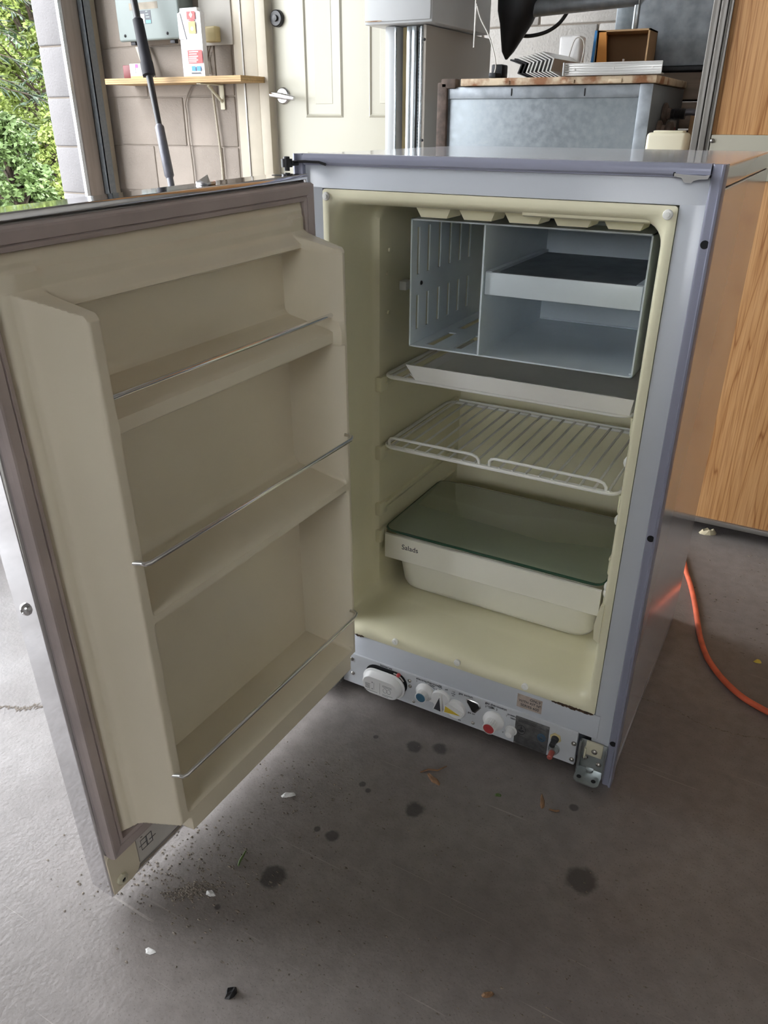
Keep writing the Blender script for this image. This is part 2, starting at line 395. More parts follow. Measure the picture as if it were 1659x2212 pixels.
# ------------------------------------------------------------------ refrigerator body
W, H, D = .5056, .82, .4789
fr = thing('refrigerator', (0, 0, 0), 'small old white absorption refrigerator standing with its door wide open on concrete', 'refrigerator')
sh = MB()
sh.box(0, W, .006, D, H-.022, H, .004).build('top_panel', 'side_enamel', fr, wn=True)
MB().box(W-.02, W, .006, D, .036, H-.022, .002).build('side_panel', 'side_enamel', fr, wn=True)
MB().box(0, .02, .006, D, .036, H-.022, .002).build('side_panel', 'side_enamel', fr, wn=True)
MB().box(W-.02, W-.0015, .006, D, .0, .0345, .0015).build('base_skirt', 'side_enamel', fr)
MB().box(.0015, .02, .006, D, .0, .0345, .0015).build('base_skirt', 'side_enamel', fr)
MB().box(.02, W-.02, D-.02, D, .02, H-.022).build('back_panel', 'galv', fr)
MB().box(.02, W-.02, .01, D-.02, .02, .10).build('base_pan', 'galv_dark', fr)
# white front flange round the opening
ff = MB()
ff.box(.010, W-.010, .0, .012, .782, .81, .001).box(.468, W-.010, .0, .012, .060, .784, .001).box(.010, .037, .0, .012, .060, .784, .001)
ff = ff.build('front_flange', 'enamel', fr)
MB().box(.030, .476, -.001, .010, .072, .1135, .0012).build('lower_rail', 'enamel', fr)
def trim_poly(o, s):     # (x,y) section of the edge trim, o = outer x, s = direction inwards
    return [(o, .012), (o-.0*s, -.006), (o+.001*s, -.0085), (o+.003*s, -.009), (o+.0045*s, -.0055), (o+.0105*s, -.0062), (o+.0125*s, -.005), (o+.0135*s, -.002), (o+.0135*s, .004)]
for nm, o, s in (('edge_trim', W+.0012, -1), ('edge_trim', -.0012, 1)):
    MB().prism(trim_poly(o, s), 'z', .0, H+.001).build(nm, 'trim', fr)
MB().prism([(.012, H+.0012), (-.004, H+.0012), (-.0068, H-.001), (-.0078, H-.004), (-.0072, H-.0085), (-.0045, H-.0105), (-.0045, H-.0115), (.004, H-.0118)], 'x', .0125, W-.0125).build('top_trim', 'trim', fr)
for z in (.747, .408, .079):
    MB().cyl((.4995, -.0062, z), (.4995, -.0066, z), .0043, n=16).build('screw_hole', 'dark_hole', fr)
# moulded liner: rounded-rectangle loops going back into the cabinet
def lp(xl, xr, zb, zt, r, y): return [(p[0], y, p[1]) for p in rrect(xl, xr, zb, zt, r, 7)]
li = MB().loft([
    lp(.0375, .4675, .1135, .7815, .004, .004), lp(.0375, .4675, .1135, .7815, .004, -.0012), lp(.041, .464, .1165, .778, .006, -.0020),
    lp(.046, .4595, .1215, .773, .010, -.0018), lp(.0485, .457, .1265, .770, .018, -.0002), lp(.0505, .455, .131, .767, .022, .004),
    lp(.052, .4535, .134, .7645, .024, .012), lp(.0525, .453, .1355, .7635, .025, .022), lp(.053, .4525, .136, .763, .026, .05),
    lp(.0545, .451, .1365, .7625, .026, .088), lp(.058, .4475, .137, .762, .026, .094), lp(.0635, .442, .1375, .7615, .026, .099), lp(.0645, .441, .138, .761, .026, .106),
    lp(.066, .4395, .139, .760, .026, .385), lp(.070, .4355, .143, .756, .024, .396), lp(.080, .4255, .153, .746, .02, .402)], False, True).build('liner', 'liner', fr)
# hanging tabs below the roof lip
for i in range(5):
    P0 = px(920+i*108, 452+i*8, y=.05); x0 = .150+i*.058
    MB().prism([(x0, .766), (x0+.050, .766), (x0+.044, .7515), (x0+.009, .7515)], 'y', .034, .075).build('roof_tab', 'liner', li)
MB().prism([(.0, 0), (.0, .012), (-.006, .012), (-.010, .006), (-.008, -.004), (-.002, -.006)], 'x', .300, .440).xform(Matrix.Translation((0, .014, .7675))).build('roof_lip', 'liner', li)
# shelf rails on both side walls
for z in (.5142, .4032, .305, .2555):
    for s, xw in ((1, .065), (-1, .4405)):
        prof = [(xw-.003*s, z), (xw+.0065*s, z-.0005), (xw+.007*s, z-.004), (xw+.002*s, z-.014), (xw-.003*s, z-.018)]
        MB().prism([(p[0], p[1]) for p in prof], 'y', .108, .385).build('shelf_rail', 'liner', li)
        MB().box(min(xw-.008*s, xw+.004*s), max(xw-.008*s, xw+.004*s), .094, .118, z-.022, z+.002, .003).build('rail_stop', 'liner', li)
for (x, z, y, mname) in ((.0435, .773, -.002, 'wire_white'), (.4585, .773, -.002, 'wire_white'), (.149, .125, -.0015, 'wire_white'), (.256, .1245, -.0015, 'wire_white'), (.364, .1225, -.0015, 'wire_white')):
    MB().lathe((x, y, z), (0, -1, 0), [(-.002, .0052), (.0012, .0052), (.0022, .0044), (.0024, .0026), (.0034, .0024), (.0036, .0001)], 18).build('liner_screw', mname, li)
P = px(873, 615, x=.068); MB().box(.064, .076, P.y-.009, P.y+.009, P.z-.0065, P.z+.0065, .001).build('lamp_clip', 'white_plastic', li)
for (u, v) in ((842, 540), (840, 675), (838, 590)):
    P = px(u, v, x=.066); MB().lathe((.0655, P.y, P.z), (1, 0, 0), [(-.001, .003), (.0015, .003), (.002, .001)], 10).build('wall_plug', 'liner', li)
for z in (.485, .405, .305, .295):
    MB().lathe((.4525, .03, z), (-1, 0, 0), [(-.002, .007), (.003, .0065), (.005, .003), (.0052, .0002)], 14).build('wall_button', 'wire_white', li)
MB().prism([(.4575, .235), (.450, .240), (.448, .262), (.4525, .292), (.4575, .296)], 'y', -.0035, .02).build('catch_block', 'liner', li)

# ------------------------------------------------------------------ freezer compartment
def slotted(x, ys, zs, y0, y1, z0, z1, th, sw=.0075):
    """plate in the plane x with upright slots at ys, rows zs = [(za,zb)...]"""
    mb = MB(); e = y0
    for yc in ys:
        mb.box(x, x+th, e, yc-sw/2, z0, z1); e = yc+sw/2; c = z0
        for za, zb in zs: mb.box(x, x+th, yc-sw/2, yc+sw/2, c, za); c = zb
        mb.box(x, x+th, yc-sw/2, yc+sw/2, c, z1)
    return mb.box(x, x+th, e, y1, z0, z1)
FX0, FXM, FX1, FZ0, FZ1, FY0, FY1 = .1165, .2235, .4305, .5715, .7425, .09, .345
ev = slotted(FX0, [.110, .142, .178, .214, .250, .286], [(.592, .640), (.668, .730)], FY0, FY1, FZ0, FZ1, .0022)
ev.box(FX0, FX1, FY0, FY1, FZ1-.002, FZ1).box(FX1-.002, FX1, FY0, FY1, FZ0, FZ1)
# slotted base of the narrow bay
e = FX0
for xc in (.142, .185):
    ev.box(e, xc-.006, FY0, FY1, FZ0, FZ0+.002); e = xc+.006; c = FY0
    for ya, yb in ((.105, .185), (.215, .30)): ev.box(xc-.006, xc+.006, c, ya, FZ0, FZ0+.002); c = yb
    ev.box(xc-.006, xc+.006, c, FY1, FZ0, FZ0+.002)
ev.box(e, FX1, FY0, FY1, FZ0, FZ0+.002)
ev = ev.build('freezer_compartment', 'evap', fr)
fb = MB().box(FXM-.0012, FXM+.0012, FY0-.003, FY1, FZ0+.002, FZ1-.002).box(FXM, FX1-.002, FY1-.003, FY1, FZ0+.002, FZ1-.002)
fb.tube([(FX1-.004, FY0+.004, FZ0+.004), (FX1-.004, FY1-.006, FZ0+.004)], .0015, 6).tube([(FXM+.004, FY1-.006, FZ0+.004), (FX1-.004, FY1-.006, FZ0+.004)], .0018, 6)
fb.build('freezer_box', 'evap', ev)
fs = MB().box(FXM+.002, FX1-.003, FY0+.002, FY0+.0045, .654, .683, .0012).box(FXM+.003, FX1-.003, FY0+.004, FY1-.02, .676, .679)
fs.box(FXM+.002, FXM+.010, FY0+.005, FY1-.02, .679, .6835).box(FX1-.012, FX1-.003, FY0+.005, FY1-.02, .679, .6835)
fs.build('freezer_shelf', 'evap', ev)
MB().box(FXM+.012, FX1-.014, FY0+.012, FY1-.03, .6792, .6806).build('shelf_plate', 'galv_dark', ev)
screw(ev, (FX0+.0022, .120, .655), (1, 0, 0), .003, 'dark_metal')
for yy in (.14, .22, .30): MB().box(FX1-.09, FX1-.02, yy, yy+.02, FZ1, FZ1+.004, .001).build('top_clip', 'evap', ev)

# ------------------------------------------------------------------ lower control panel
cp = MB().box(.052, .4505, -.004, .004, .0125, .0745, .002).build('control_panel', 'panel_white', fr, wn=True)
FY = -.004
def pill(x0, x1, z0, z1, r, y): return [(p[0], y, p[1]) for p in rrect(x0, x1, z0, z1, r, 8)]
MB().loft([pill(.0965, .1735, .026, .0685, .021, FY-.0003), pill(.0965, .1735, .026, .0685, .021, FY-.0008)], True, True).build('battery_opening', 'dark_hole', cp)
LB = MB().loft([pill(.097, .171, .021, .0640, .0205, FY-.004), pill(.0955, .1725, .0195, .0655, .0215, FY-.006), pill(.0955, .1725, .0195, .0655, .0215, FY-.0075), pill(.0985, .1695, .0225, .0625, .019, FY-.009),
                pill(.1005, .1675, .0245, .0605, .017, FY-.018), pill(.1025, .1655, .0265, .0585, .015, FY-.0205), pill(.107, .161, .031, .054, .011, FY-.0212)], True, True).build('battery_lid', 'white_plastic', cp, label='loose white oval battery cover')
yb = FY-.0215
dg = MB()
for i in range(5): dg.box(.1075, .1165-.001*(i % 2), yb, yb+.0003, .0355+i*.0022, .0363+i*.0022)
dg.box(.1235, .1238, yb, yb+.0003, .036, .050).box(.1345, .1349, yb, yb+.0003, .031, .053)
for zz in (.0365, .0495): dg.box(.1195, .1215, yb, yb+.0003, zz-.001, zz+.001)
for i in range(2): dg.box(.139, .156, yb, yb+.0003, .0500-i*.0022, .0507-i*.0022)
for xx in (.144, .151): dg.tube([(xx+.0034*math.cos(t*PI/8), yb, .0415+.0045*math.sin(t*PI/8)) for t in range(16)], .0003, 4, True)
dg.box(.106, .130, yb, yb+.0003, .0315, .0321).box(.139, .158, yb, yb+.0003, .0325, .0331).box(.139, .150, yb, yb+.0003, .0300, .0306)
dg.build('lid_print', 'grey_ink', cp)
MB().lathe((.1585, FY-.001, .0655), (0, -1, 0), [(0, .0035), (.003, .0035), (.005, .002), (.0055, .0003)], 14).build('battery_cap', 'red_cap', cp)
MB().tube([(.150, FY-.003, .066), (.158, FY-.004, .0665), (.164, FY-.004, .063), (.168, FY-.003, .057)], .0009, 6).build('battery_wire', 'cable_white', cp)
def ribbed(name, x, z, flange, r, L, capm, notch=0):
    b = MB().lathe((x, FY, z), (0, -1, 0), [(0, flange), (.003, flange), (.0045, flange*.93), (.0065, r*1.25), (.009, r*1.1), (L, r*.98)], 32)
    b.build(name, 'white_plastic', cp)
    g = MB()
    for i in range(26):
        t = 2*PI*i/26; c, s = math.cos(t), math.sin(t)
        g.cyl((x+c*r*1.05, FY-.008, z+s*r*1.05), (x+c*r*.99, FY-L-.0012, z+s*r*.99), .0008, n=6)
    g.build('knob_ribs', 'white_plastic', cp)
    MB().lathe((x, FY-L, z), (0, -1, 0), [(0, r*.93), (.0006, r*.93), (.0009, r*.85), (.0009, .0001)], 28).build('knob_cap', capm, cp)
ribbed('thermostat_knob', .2055, .0500, .0155, .0088, .0165, 'blue_cap')
MB().box(.213, .2265, FY-.004, FY, .036, .052, .004).build('knob_stop', 'white_plastic', cp)
ribbed('thermostat_knob', .3225, .0425, .0170, .0092, .021, 'red_cap')
def selector(x, z, r, rot, colour):
    b = MB().lathe((x, FY, z), (0, -1, 0), [(0, r), (.0045, r), (.006, r*.93), (.006, .0001)], 32); b.build('selector_knob', 'white_plastic', cp)
    R = Matrix.Translation((x, 0, z)) @ Matrix.Rotation(rot, 4, 'Y')
    MB().prism([(-r*.46, -r*.95), (r*.46, -r*.95), (.0016, r*.86), (-.0016, r*.86)], 'y', FY-.006, FY-.0125).xform(R).build('selector_grip', 'white_plastic', cp)
    MB().prism([(-r*.36, -r*.90), (r*.36, -r*.90), (.0, r*.66)], 'y', FY-.0125, FY-.0130).xform(R).build('selector_pointer', colour, cp)
selector(.2345, .0485, .0165, math.radians(6), 'ink')
selector(.2605, .0395, .0165, math.radians(97), 'yellow')
MB().loft([[(p[0], yy, p[1]) for p in poly] for yy, poly in ((FY-.0012, [(.2765, .067), (.297, .065), (.301, .058), (.292, .044), (.287, .044), (.2755, .0615)]), (FY-.0020, [(.2775, .066), (.2962, .064), (.2995, .058), (.2915, .0455), (.2875, .0455), (.2768, .0612)]))], True, True).build('flame_window_rim', 'chrome_dull', cp)
MB().prism([(.2785, .0650), (.2955, .0632), (.2985, .0578), (.2912, .0468), (.288, .0468), (.278, .0610)], 'y', FY-.0018, FY-.0026).build('flame_window', 'black', cp, label='black flame viewing window')
MB().lathe((.3515, FY, .0365), (0, -1, 0), [(0, .0092), (.002, .0092), (.003, .0068), (.0105, .0066), (.0135, .005), (.0148, .002), (.015, .0001)], 22).build('pressure_cap', 'white_plastic', cp)
MB().box(.3565, .4085, FY-.0012, FY, .0145, .0675, .0008).build('rating_plate', 'plate', cp, label='dark metal rating plate with round emblems')
pp = FY-.0014
pe = MB()
pe.tube([(.3665+.0068*math.cos(t*PI/12), pp, .0445+.0088*math.sin(t*PI/12)) for t in range(24)], .00035, 4, True)
pe.prism([(.3665, .0525), (.3682, .0475), (.3665, .0445), (.3650, .0475)], 'y', pp-.0003, pp).prism([(.361, .0428), (.3645, .0448), (.3665, .0432), (.3688, .0448), (.3722, .0428), (.3688, .0405), (.3665, .0398), (.3640, .0405)], 'y', pp-.0003, pp)
for i in range(4): pe.box(.361, .402-.004*i, pp-.0002, pp, .0595+i*.0017-.0004, .0595+i*.0017)
for i in range(6): pe.box(.360, .404-.003*(i % 3), pp-.0002, pp, .0185+i*.0026, .0188+i*.0026)
pe.build('plate_print', 'plate_ink', cp)
MB().tube([(.3985+.0055*math.cos(t*PI/12), pp, .0435+.0065*math.sin(t*PI/12)) for t in range(24)], .0009, 4, True).tube([(.3985+.0028*math.cos(t*PI/12), pp, .0435+.0035*math.sin(t*PI/12)) for t in range(24)], .0008, 4, True).build('plate_emblem', 'plate_blue', cp)
for (x, z) in ((.4065, .0645), (.3585, .0175)): MB().lathe((x, FY-.001, z), (0, -1, 0), [(0, .0012), (.0008, .001), (.001, .0002)], 10).build('plate_rivet', 'screw_metal', cp)
# push buttons
MB().lathe((.4190, FY, .0520), (0, -1, 0), [(0, .0085), (.0025, .0085), (.003, .0065)], 6).build('button_nut', 'ochre', cp)
MB().lathe((.4190, FY-.002, .0520), (0, -1, 0), [(0, .006), (.006, .0052), (.0065, .0045), (.0165, .0043), (.017, .0035), (.017, .0001)], 20).build('push_button', 'black', cp, label='black push button')
MB().lathe((.4185, FY, .0315), (0, -1, 0), [(0, .0088), (.003, .0088), (.0035, .0075), (.0075, .0070), (.010, .006)], 18).build('button_bezel', 'zinc', cp)
MB().lathe((.4185, FY-.009, .0315), (0, -1, 0), [(0, .0042), (.013, .0040), (.0138, .003), (.0138, .0001)], 18).build('push_button', 'red_btn', cp, label='red push button')
for (x, z, r) in ((.446, .053, .0038), (.446, .0225, .0038), (.0695, .063, .0034), (.0712, .0345, .0034), (.1775, .0605, .0030), (.1785, .0500, .0030), (.1855, .0215, .0028), (.2890, .0225, .0030)):
    screw(cp, (x, FY, z), (0, -1, 0), r)
TX = [('batteries', .1345, .0712, .0062), ('electric thermostat', .2115, .0705, .0058), ('colder', .2165, .0668, .0045), ('1', .1900, .0650, .005), ('2', .2065, .0688, .005), ('3', .2245, .0615, .005),
      ('low\nvolts\non', .2310, .0695-.0008, .0036), ('off', .2415, .0685, .0046), ('110\nvolts\non', .2535, .0655, .0036), ('gas switch', .2745, .0710, .0058), ('gas on', .2855, .0405, .0046), ('on', .2665, .0185, .0046),
      ('gas thermostat', .3240, .0708, .0058), ('colder', .3160, .0660, .0045), ('3', .3080, .0635, .0048), ('2', .3255, .0645, .0048), ('1', .3415, .0600, .0048), ('c', .3385, .0265, .0044), ('pressure\ntest', .3520, .0615, .0052)]
for (t, x, z, s) in TX: text('panel_lettering', t, s, at_front(x, FY-.0002, z), 'ink', cp)
MB().tube([(.3125, FY-.0002, .0628), (.3185, FY-.0002, .0640), (.3225, FY-.0002, .0640)], .0004, 4).build('dial_arc', 'ink', cp)
MB().tube([(.2140, FY-.0002, .0648), (.2195, FY-.0002, .0635), (.2215, FY-.0002, .0615)], .0004, 4).build('dial_arc', 'ink', cp)
# sticker on the lower rail
MB().box(.3545, .3925, -.0014, -.0010, .0825, .1065).build('sticker', 'sticker', fr, label='faded paper sticker')
text('sticker_lettering', 'ONLY', .0062, at_front(.382, -.0016, .1015, -.02), 'ink', fr)
text('sticker_lettering', 'WITH KIT Nº', .0058, at_front(.374, -.0016, .0950, -.02), 'ink', fr)
text('sticker_lettering', 'SERIES 600', .0062, at_front(.3745, -.0016, .0880, -.02), 'ink', fr)
# rust along the bottom liner seam
random.seed(3)
for (xa, xb, th) in ((.405, .466, .0026), (.075, .092, .0022)):
    n_ = max(6, int((xb-xa)/.002)); top = []; bot = []
    for i in range(n_+1):
        x = xa+(xb-xa)*i/n_; e = math.sin(PI*i/n_)**.4
        top.append((x, .1138+th*e*random.uniform(.3, 1.2))); bot.append((x, .1134-th*e*random.uniform(.3, 1.2)))
    MB().prism(bot+top[::-1], 'y', -.0012, -.0022).build('rust_patch', 'rust', fr, smooth=False)
# lower hinge brackets
def bracket(x0, x1, mirror):
    b = MB().box(x0, x1, -.0022, .0, .012, .066, .001)
    b.box(x0, x0+.0028, -.011, .0, .010, .066, .0012).box(x1-.0028, x1, -.011, .0, .010, .066, .0012)
    pts = rrect(x0+.002, x1-.002, -.034, .0, .008, 5)
    b.prism(pts, 'z', .0135, .0155)
    o = b.build('hinge_bracket', 'zinc', fr)
    for hx in (x0+.009, x1-.010): MB().lathe((hx, -.024, .0156), (0, 0, 1), [(0, .0033), (.0003, .0033), (.0003, .0001)], 16).build('bracket_hole', 'dark_hole', o)
    for (sx, sz) in ((x0+.009, .034), (x1-.010, .029)): screw(o, (sx, -.0022, sz), (0, -1, 0), .004)
    MB().lathe((x0+.019, -.004, .0156), (0, 0, 1), [(0, .0055), (.002, .0055), (.0022, .0001)], 18).build('bracket_rivet', 'zinc', o)
    return o
br = bracket(.4545, .4945, 1)
MB().box(.4635, .4875, -.006, -.0022, .0435, .068, .001).build('stop_plate', 'cream_box', br)
MB().box(.4620, .4650, -.009, -.002, .038, .056, .001).build('stop_tongue', 'cream_box', br)
screw(br, (.4765, -.006, .053), (0, -1, 0), .0042)
bracket(.0115, .0515, -1)
# upper hinge arm (left) and catch (right)
MB().tube([(.049, -.0095, .8095), (.040, -.0105, .812), (.020, -.0115, .8125), (.0055, -.016, .8120)], .0016, 8).build('hinge_rod', 'dark_metal', fr)
MB().lathe((.004, -.028, .8022), (0, 0, 1), [(0, .0035), (.004, .0035), (.0042, .007), (.0135, .007), (.0138, .004), (.016, .0038), (.0165, .0003)], 10).box(-.004, .012, -.026, -.012, .8075, .8135, .002).build('hinge_pin', 'dark_metal', fr)
MB().prism([(.4605, .8125), (.4605, .8095), (.468, .8085), (.4705, .8045), (.4775, .8040), (.4795, .8060), (.4845, .8075), (.4925, .8080), (.4940, .8120), (.4895, .8110), (.4700, .8115)], 'y', -.0145, -.006).build('door_catch', 'chrome_dull', fr)
MB().box(.4585, .4605, -.0085, -.004, .8095, .8130).build('catch_slot', 'dark_hole', fr)

# ------------------------------------------------------------------ door (local frame: X along the door from the hinge, Y towards the inside, Z up)
DW, DB, DT, TH = .4613, .0376, .8017, .036
MD = Matrix.Translation((.05334, -.05439, .79)) @ Matrix.Rotation(math.radians(-1.9095), 4, 'Z') @ Matrix.Rotation(math.radians(.3129), 4, 'Y') @ Matrix.Rotation(math.radians(1.3523), 4, 'X') @ Matrix.Translation((0, 0, -.79)) @ Matrix(((0, 1, 0, 0), (-1, 0, 0, 0), (0, 0, 1, 0), (0, 0, 0, 1)))
def dl(i, b): return [(x, b, z) for x, z in ((i, DB+i), (DW-i, DB+i), (DW-i, DT-i), (i, DT-i))]
db = MB().loft([dl(.0, -TH), dl(.0, -.0015), dl(.0015, -.0), dl(.0055, .0005), dl(.0065, -.001), dl(.0075, -.010), dl(.012, -.012)], True, True)
dr = db.build('door', 'chrome', fr, label='chrome-framed refrigerator door hanging open')
dr.matrix_local = MD
MB().box(.004, DW-.004, -TH-.0015, -TH, DB+.004, DT-.004, .001).build('door_face', 'side_enamel', dr)
for za, zz in ((DB+.0095, .15), (.74, DT-.0085)): MB().box(.0095, DW-.0095, -.0118, -.0008, za, zz, .001).build('door_core', 'paper_white', dr)
# gasket: mitred ring
GB, GT, GA, GZ = .1050, .7930, .0065, .4560
def gl(i, b): return [(x, b, z) for x, z in ((GA+i, GB+i), (GZ-i, GB+i), (GZ-i, GT-i), (GA+i, GT-i))]
gk = MB().loft([gl(.0, -.001), gl(.0, .0075), gl(.0015, .0125), gl(.0035, .0128), gl(.0125, .0118), gl(.0135, .0100), gl(.0145, .0118), gl(.0185, .0105), gl(.0195, .006), gl(.0195, -.001)]).build('gasket', 'gasket', dr, smooth=False)
# liner as a height field over the door (bins, walls, rounded rims)
def ss(e0, e1, x):
    t = min(1, max(0, (x-e0)/(e1-e0))); return t*t*(3-2*t)
def lin(pts, x):
    if x <= pts[0][0]: return pts[0][1]
    for (a, b), (c, d) in zip(pts, pts[1:]):
        if x <= c: return b+(d-b)*(x-a)/(c-a)
    return pts[-1][1]
LA0, LA1, LC0, LC1 = .0215, .4405, .124, .7785
HW0, HW1, FW0, FW1 = .0465, .0570, .3945, .4065           # hinge wall, free wall (along the door)
BT, BBOT = .7320, .1570
def hgt(a, c):
    base = .0105
    base += .004*ss(.762, .757, c)*ss(.024, .040, a)*ss(.438, .415, a)
    # surround seen from the rim, slopes up to the bin walls
    dr_f = lin([(FW1-.0005, .080), (FW1+.0012, .0785), (FW1+.0105, .026), (FW1+.0135, .0185), (FW1+.018, .0145), (FW1+.025, base)], a) if a > FW1-.001 else .08
    dr_h = lin([(HW0-.020, base), (HW0-.016, .018), (HW0-.0015, .078), (HW0+.0005, .080)], a) if a < HW0+.001 else .08
    dr_b = lin([(BBOT-.026, base), (BBOT-.022, .018), (BBOT-.0015, .078), (BBOT+.0005, .080)], c) if c < BBOT+.001 else .08
    dr_t = lin([(BT-.006, .080), (BT-.001, .076), (BT+.0085, .020), (BT+.012, base)], c) if c > BT-.006 else .08
    outer = max(base, min(dr_f, dr_h, dr_b, dr_t)); outer = max(outer, min(.0295 if c < .7325 else lin([(.7325, .0285), (.7400, .0185), (.7445, base)], c), dr_f, dr_h, dr_b))
    # top: the walls stand alone above the ridge, between them only the ridge
    inner = min(ss(HW1-.0012, HW1+.0028, a), ss(FW0+.0012, FW0-.0028, a))
    low = lin([(BBOT+.0085, .080), (BBOT+.0105, .074), (BBOT+.016, .0), ], c)           # bin floor
    s1 = lin([(.6195, .0), (.6215, .066), (.6235, .0685), (.6365, .0685), (.6395, .060), (.650, .004), (.658, .0)], c)
    s2 = lin([(.4225, .0), (.4265, .077), (.4290, .080), (.4385, .080), (.4415, .074), (.4530, .006), (.462, .0)], c)
    top = lin([(.7245, .0), (.7265, .025), (.7285, .0295), (.7325, .0285), (.7400, .0185), (.7445, .0150), (.7555, .0148), (.7590, .0110), (.77, base)], c)
    cav = max(low if c < .2 else 0, s1, s2, top if c > .72 else 0, .0)
    h = outer*(1-inner) + cav*inner
    # roll the rim of the sheet down
    e = min(a-LA0, LA1-a, c-LC0, LC1-c)
    return h*ss(-.0005, .010, e) if e < .010 else h
def axis(lo, hi, step, dense, ds, rad):
    out = []; x = lo
    while x < hi:
        out.append(x); x += ds if any(abs(x-d) < rad for d in dense) else step
    return out+[hi]
AX = axis(LA0, LA1, .005, [LA0+.002, LA1-.002, HW0, HW1, FW0, FW1]+[FW1+.004*k for k in range(1, 8)]+[HW0-.004*k for k in range(1, 6)], .0010, .0042)
CXs = axis(LC0, LC1, .006, [BBOT-.006*k for k in range(1, 5)]+[LC0+.002, LC1-.002, BBOT, BBOT+.011, .6215, .638, .650, .4265, .440, .454, .722, .730, .738, .745, .7595], .0012, .0058)
vs = [(a, hgt(a, c), c) for c in CXs for a in AX]; na = len(AX)
# rounded sheet corners: pull the corner columns in
fs_ = [(j*na+i, j*na+i+1, (j+1)*na+i+1, (j+1)*na+i) for j in range(len(CXs)-1) for i in range(na-1)]
MB().raw(vs, fs_).build('door_liner', 'door_liner', dr)
# chrome retaining rods
MB().tube([(.0560, .0655, .6555), (.3960, .0655, .6555)], .0026, 10).build('retaining_rod', 'rod_chrome', dr)
for zz in (.5035, .2325):
    MB().tube([(.0530, .0775, zz+.002), (.0525, .0840, zz+.002), (.0545, .0885, zz+.0012), (.0600, .0900, zz), (.075, .0900, zz), (.2, .0900, zz), (.385, .0900, zz), (.3960, .0900, zz), (.4005, .0880, zz), (.4020, .0840, zz+.001), (.4055, .0775, zz+.001)], .0026, 10).build('retaining_rod', 'rod_chrome', dr)
# corner plate, bottom strip with torn label, screws
cpl = [(.4595, .042), (.4595, .098), (.4575, .1035), (.452, .1055), (.418, .1055), (.418, .052), (.422, .0455), (.430, .042)]
co = MB().prism(cpl, 'y', -.0008, .0022).build('corner_plate', 'door_liner', dr)
MB().lathe((.4455, .0022, .0570), (0, 1, 0), [(0, .0078), (.003, .0074), (.0045, .005), (.0045, .0034), (.001, .0032), (.001, .0001)], 8).build('plate_nut', 'cream_box', dr)
MB().lathe((.4455, .0040, .0570), (0, 1, 0), [(0, .0030), (.0008, .0030), (.0008, .0001)], 14).build('nut_hole', 'dark_hole', dr)
MB().box(.05, .416, -.0008, .0004, .052, .098).build('bottom_label', 'paper_white', dr)
il = MB()
random.seed(11)
for i in range(14):
    x = .31+random.random()*.1; z = .058+random.random()*.034
    il.box(x, x+random.uniform(.003, .012), .0004, .0007, z, z+random.uniform(.0006, .0014))
for (x, z) in ((.352, .072), (.40, .066), (.392, .066)): il.box(x, x+.010, .0004, .0007, z, z+.0008).box(x, x+.010, .0004, .0007, z+.016, z+.0168).box(x, x+.0008, .0004, .0007, z, z+.0165).box(x+.0095, x+.010, .0004, .0007, z, z+.0165)
il.build('label_print', 'ink', dr, kind='stuff')
MB().prism([(.30, .0985), (.415, .0985), (.41, .094), (.395, .0955), (.38, .0925), (.36, .0955), (.335, .0935), (.315, .0965)], 'y', .0004, .001).build('label_tear', 'rust', dr, smooth=False)
screw(dr, (DW, -.018, .452), (1, 0, 0), .0065, 'chrome_dull')
MB().box(.150, .162, -.026, -.008, DT, DT+.003, .001).build('latch_stub', 'chrome_dull', dr)
MB().raw([(.155, -.012, DT+.002), (.172, -.016, DT+.003), (.168, -.004, DT+.002), (.160, -.010, DT+.010), (.175, -.008, DT+.006)], [(0, 1, 3), (1, 4, 3), (4, 2, 3), (2, 0, 3), (0, 2, 4, 1)]).build('broken_latch', 'chip_white', dr, smooth=False)
MB().lathe((.034, -.020, DT), (0, 0, 1), [(0, .006), (.0003, .006), (.0003, .0001)], 18).build('hinge_hole', 'dark_hole', dr)
MB().box(-.0035, .0, -.032, -.004, DT-.024, DT-.001, .001).build('end_cap', 'trim', dr)

# ------------------------------------------------------------------ shelves and drawer inside
def rloop3(x0, x1, y0, y1, z, r): return [(p[0], p[1], z) for p in rrect(x0, x1, y0, y1, r, 5)]
def wire_shelf(z, x0, x1, y0, y1, nw, label, rails):
    t = thing('wire_shelf', ((x0+x1)/2, (y0+y1)/2, z-.003), label, 'shelf'); ox, oy, oz = -(x0+x1)/2, -(y0+y1)/2, .003
    T = Matrix.Translation((ox, oy, oz))
    MB().tube(rloop3(x0, x1, y0, y1, 0, .018), .0027, 8, True).tube([(x0+.01, y0+.006, -.001), (x1-.01, y0+.006, -.001)], .003, 8).xform(T).build('frame', 'wire_white', t)
    for i in range(nw):
        x = x0+.014+(x1-x0-.028)*i/(nw-1)
        MB().tube([(x, y0+.001, .0022), (x, y1-.001, .0022)], .0020, 6).xform(T).build('wire', 'wire_white', t)
    if rails:
        for (a, b) in ((x0+.010, x0+.160), (x0+.176, x1-.018)):
            MB().tube([(a, y0+.004, .0), (a, y0+.003, .010), (a+.003, y0+.002, .014), (a+.008, y0+.002, .0155), (b-.012, y0+.002, .0155), (b-.004, y0+.002, .013), (b, y0+.002, .008), (b, y0+.004, .0)], .0022, 8).xform(T).build('front_rail', 'wire_white', t)
        MB().tube([(x0+.02, y1-.002, .006), (x1-.02, y1-.002, .006)], .002, 8).xform(T).build('rear_rail', 'wire_white', t)
    return t
wire_shelf(.407, .0705, .4350, .0970, .345, 18, 'white plastic-coated wire shelf with two front guard rails, between tray and glass', True)
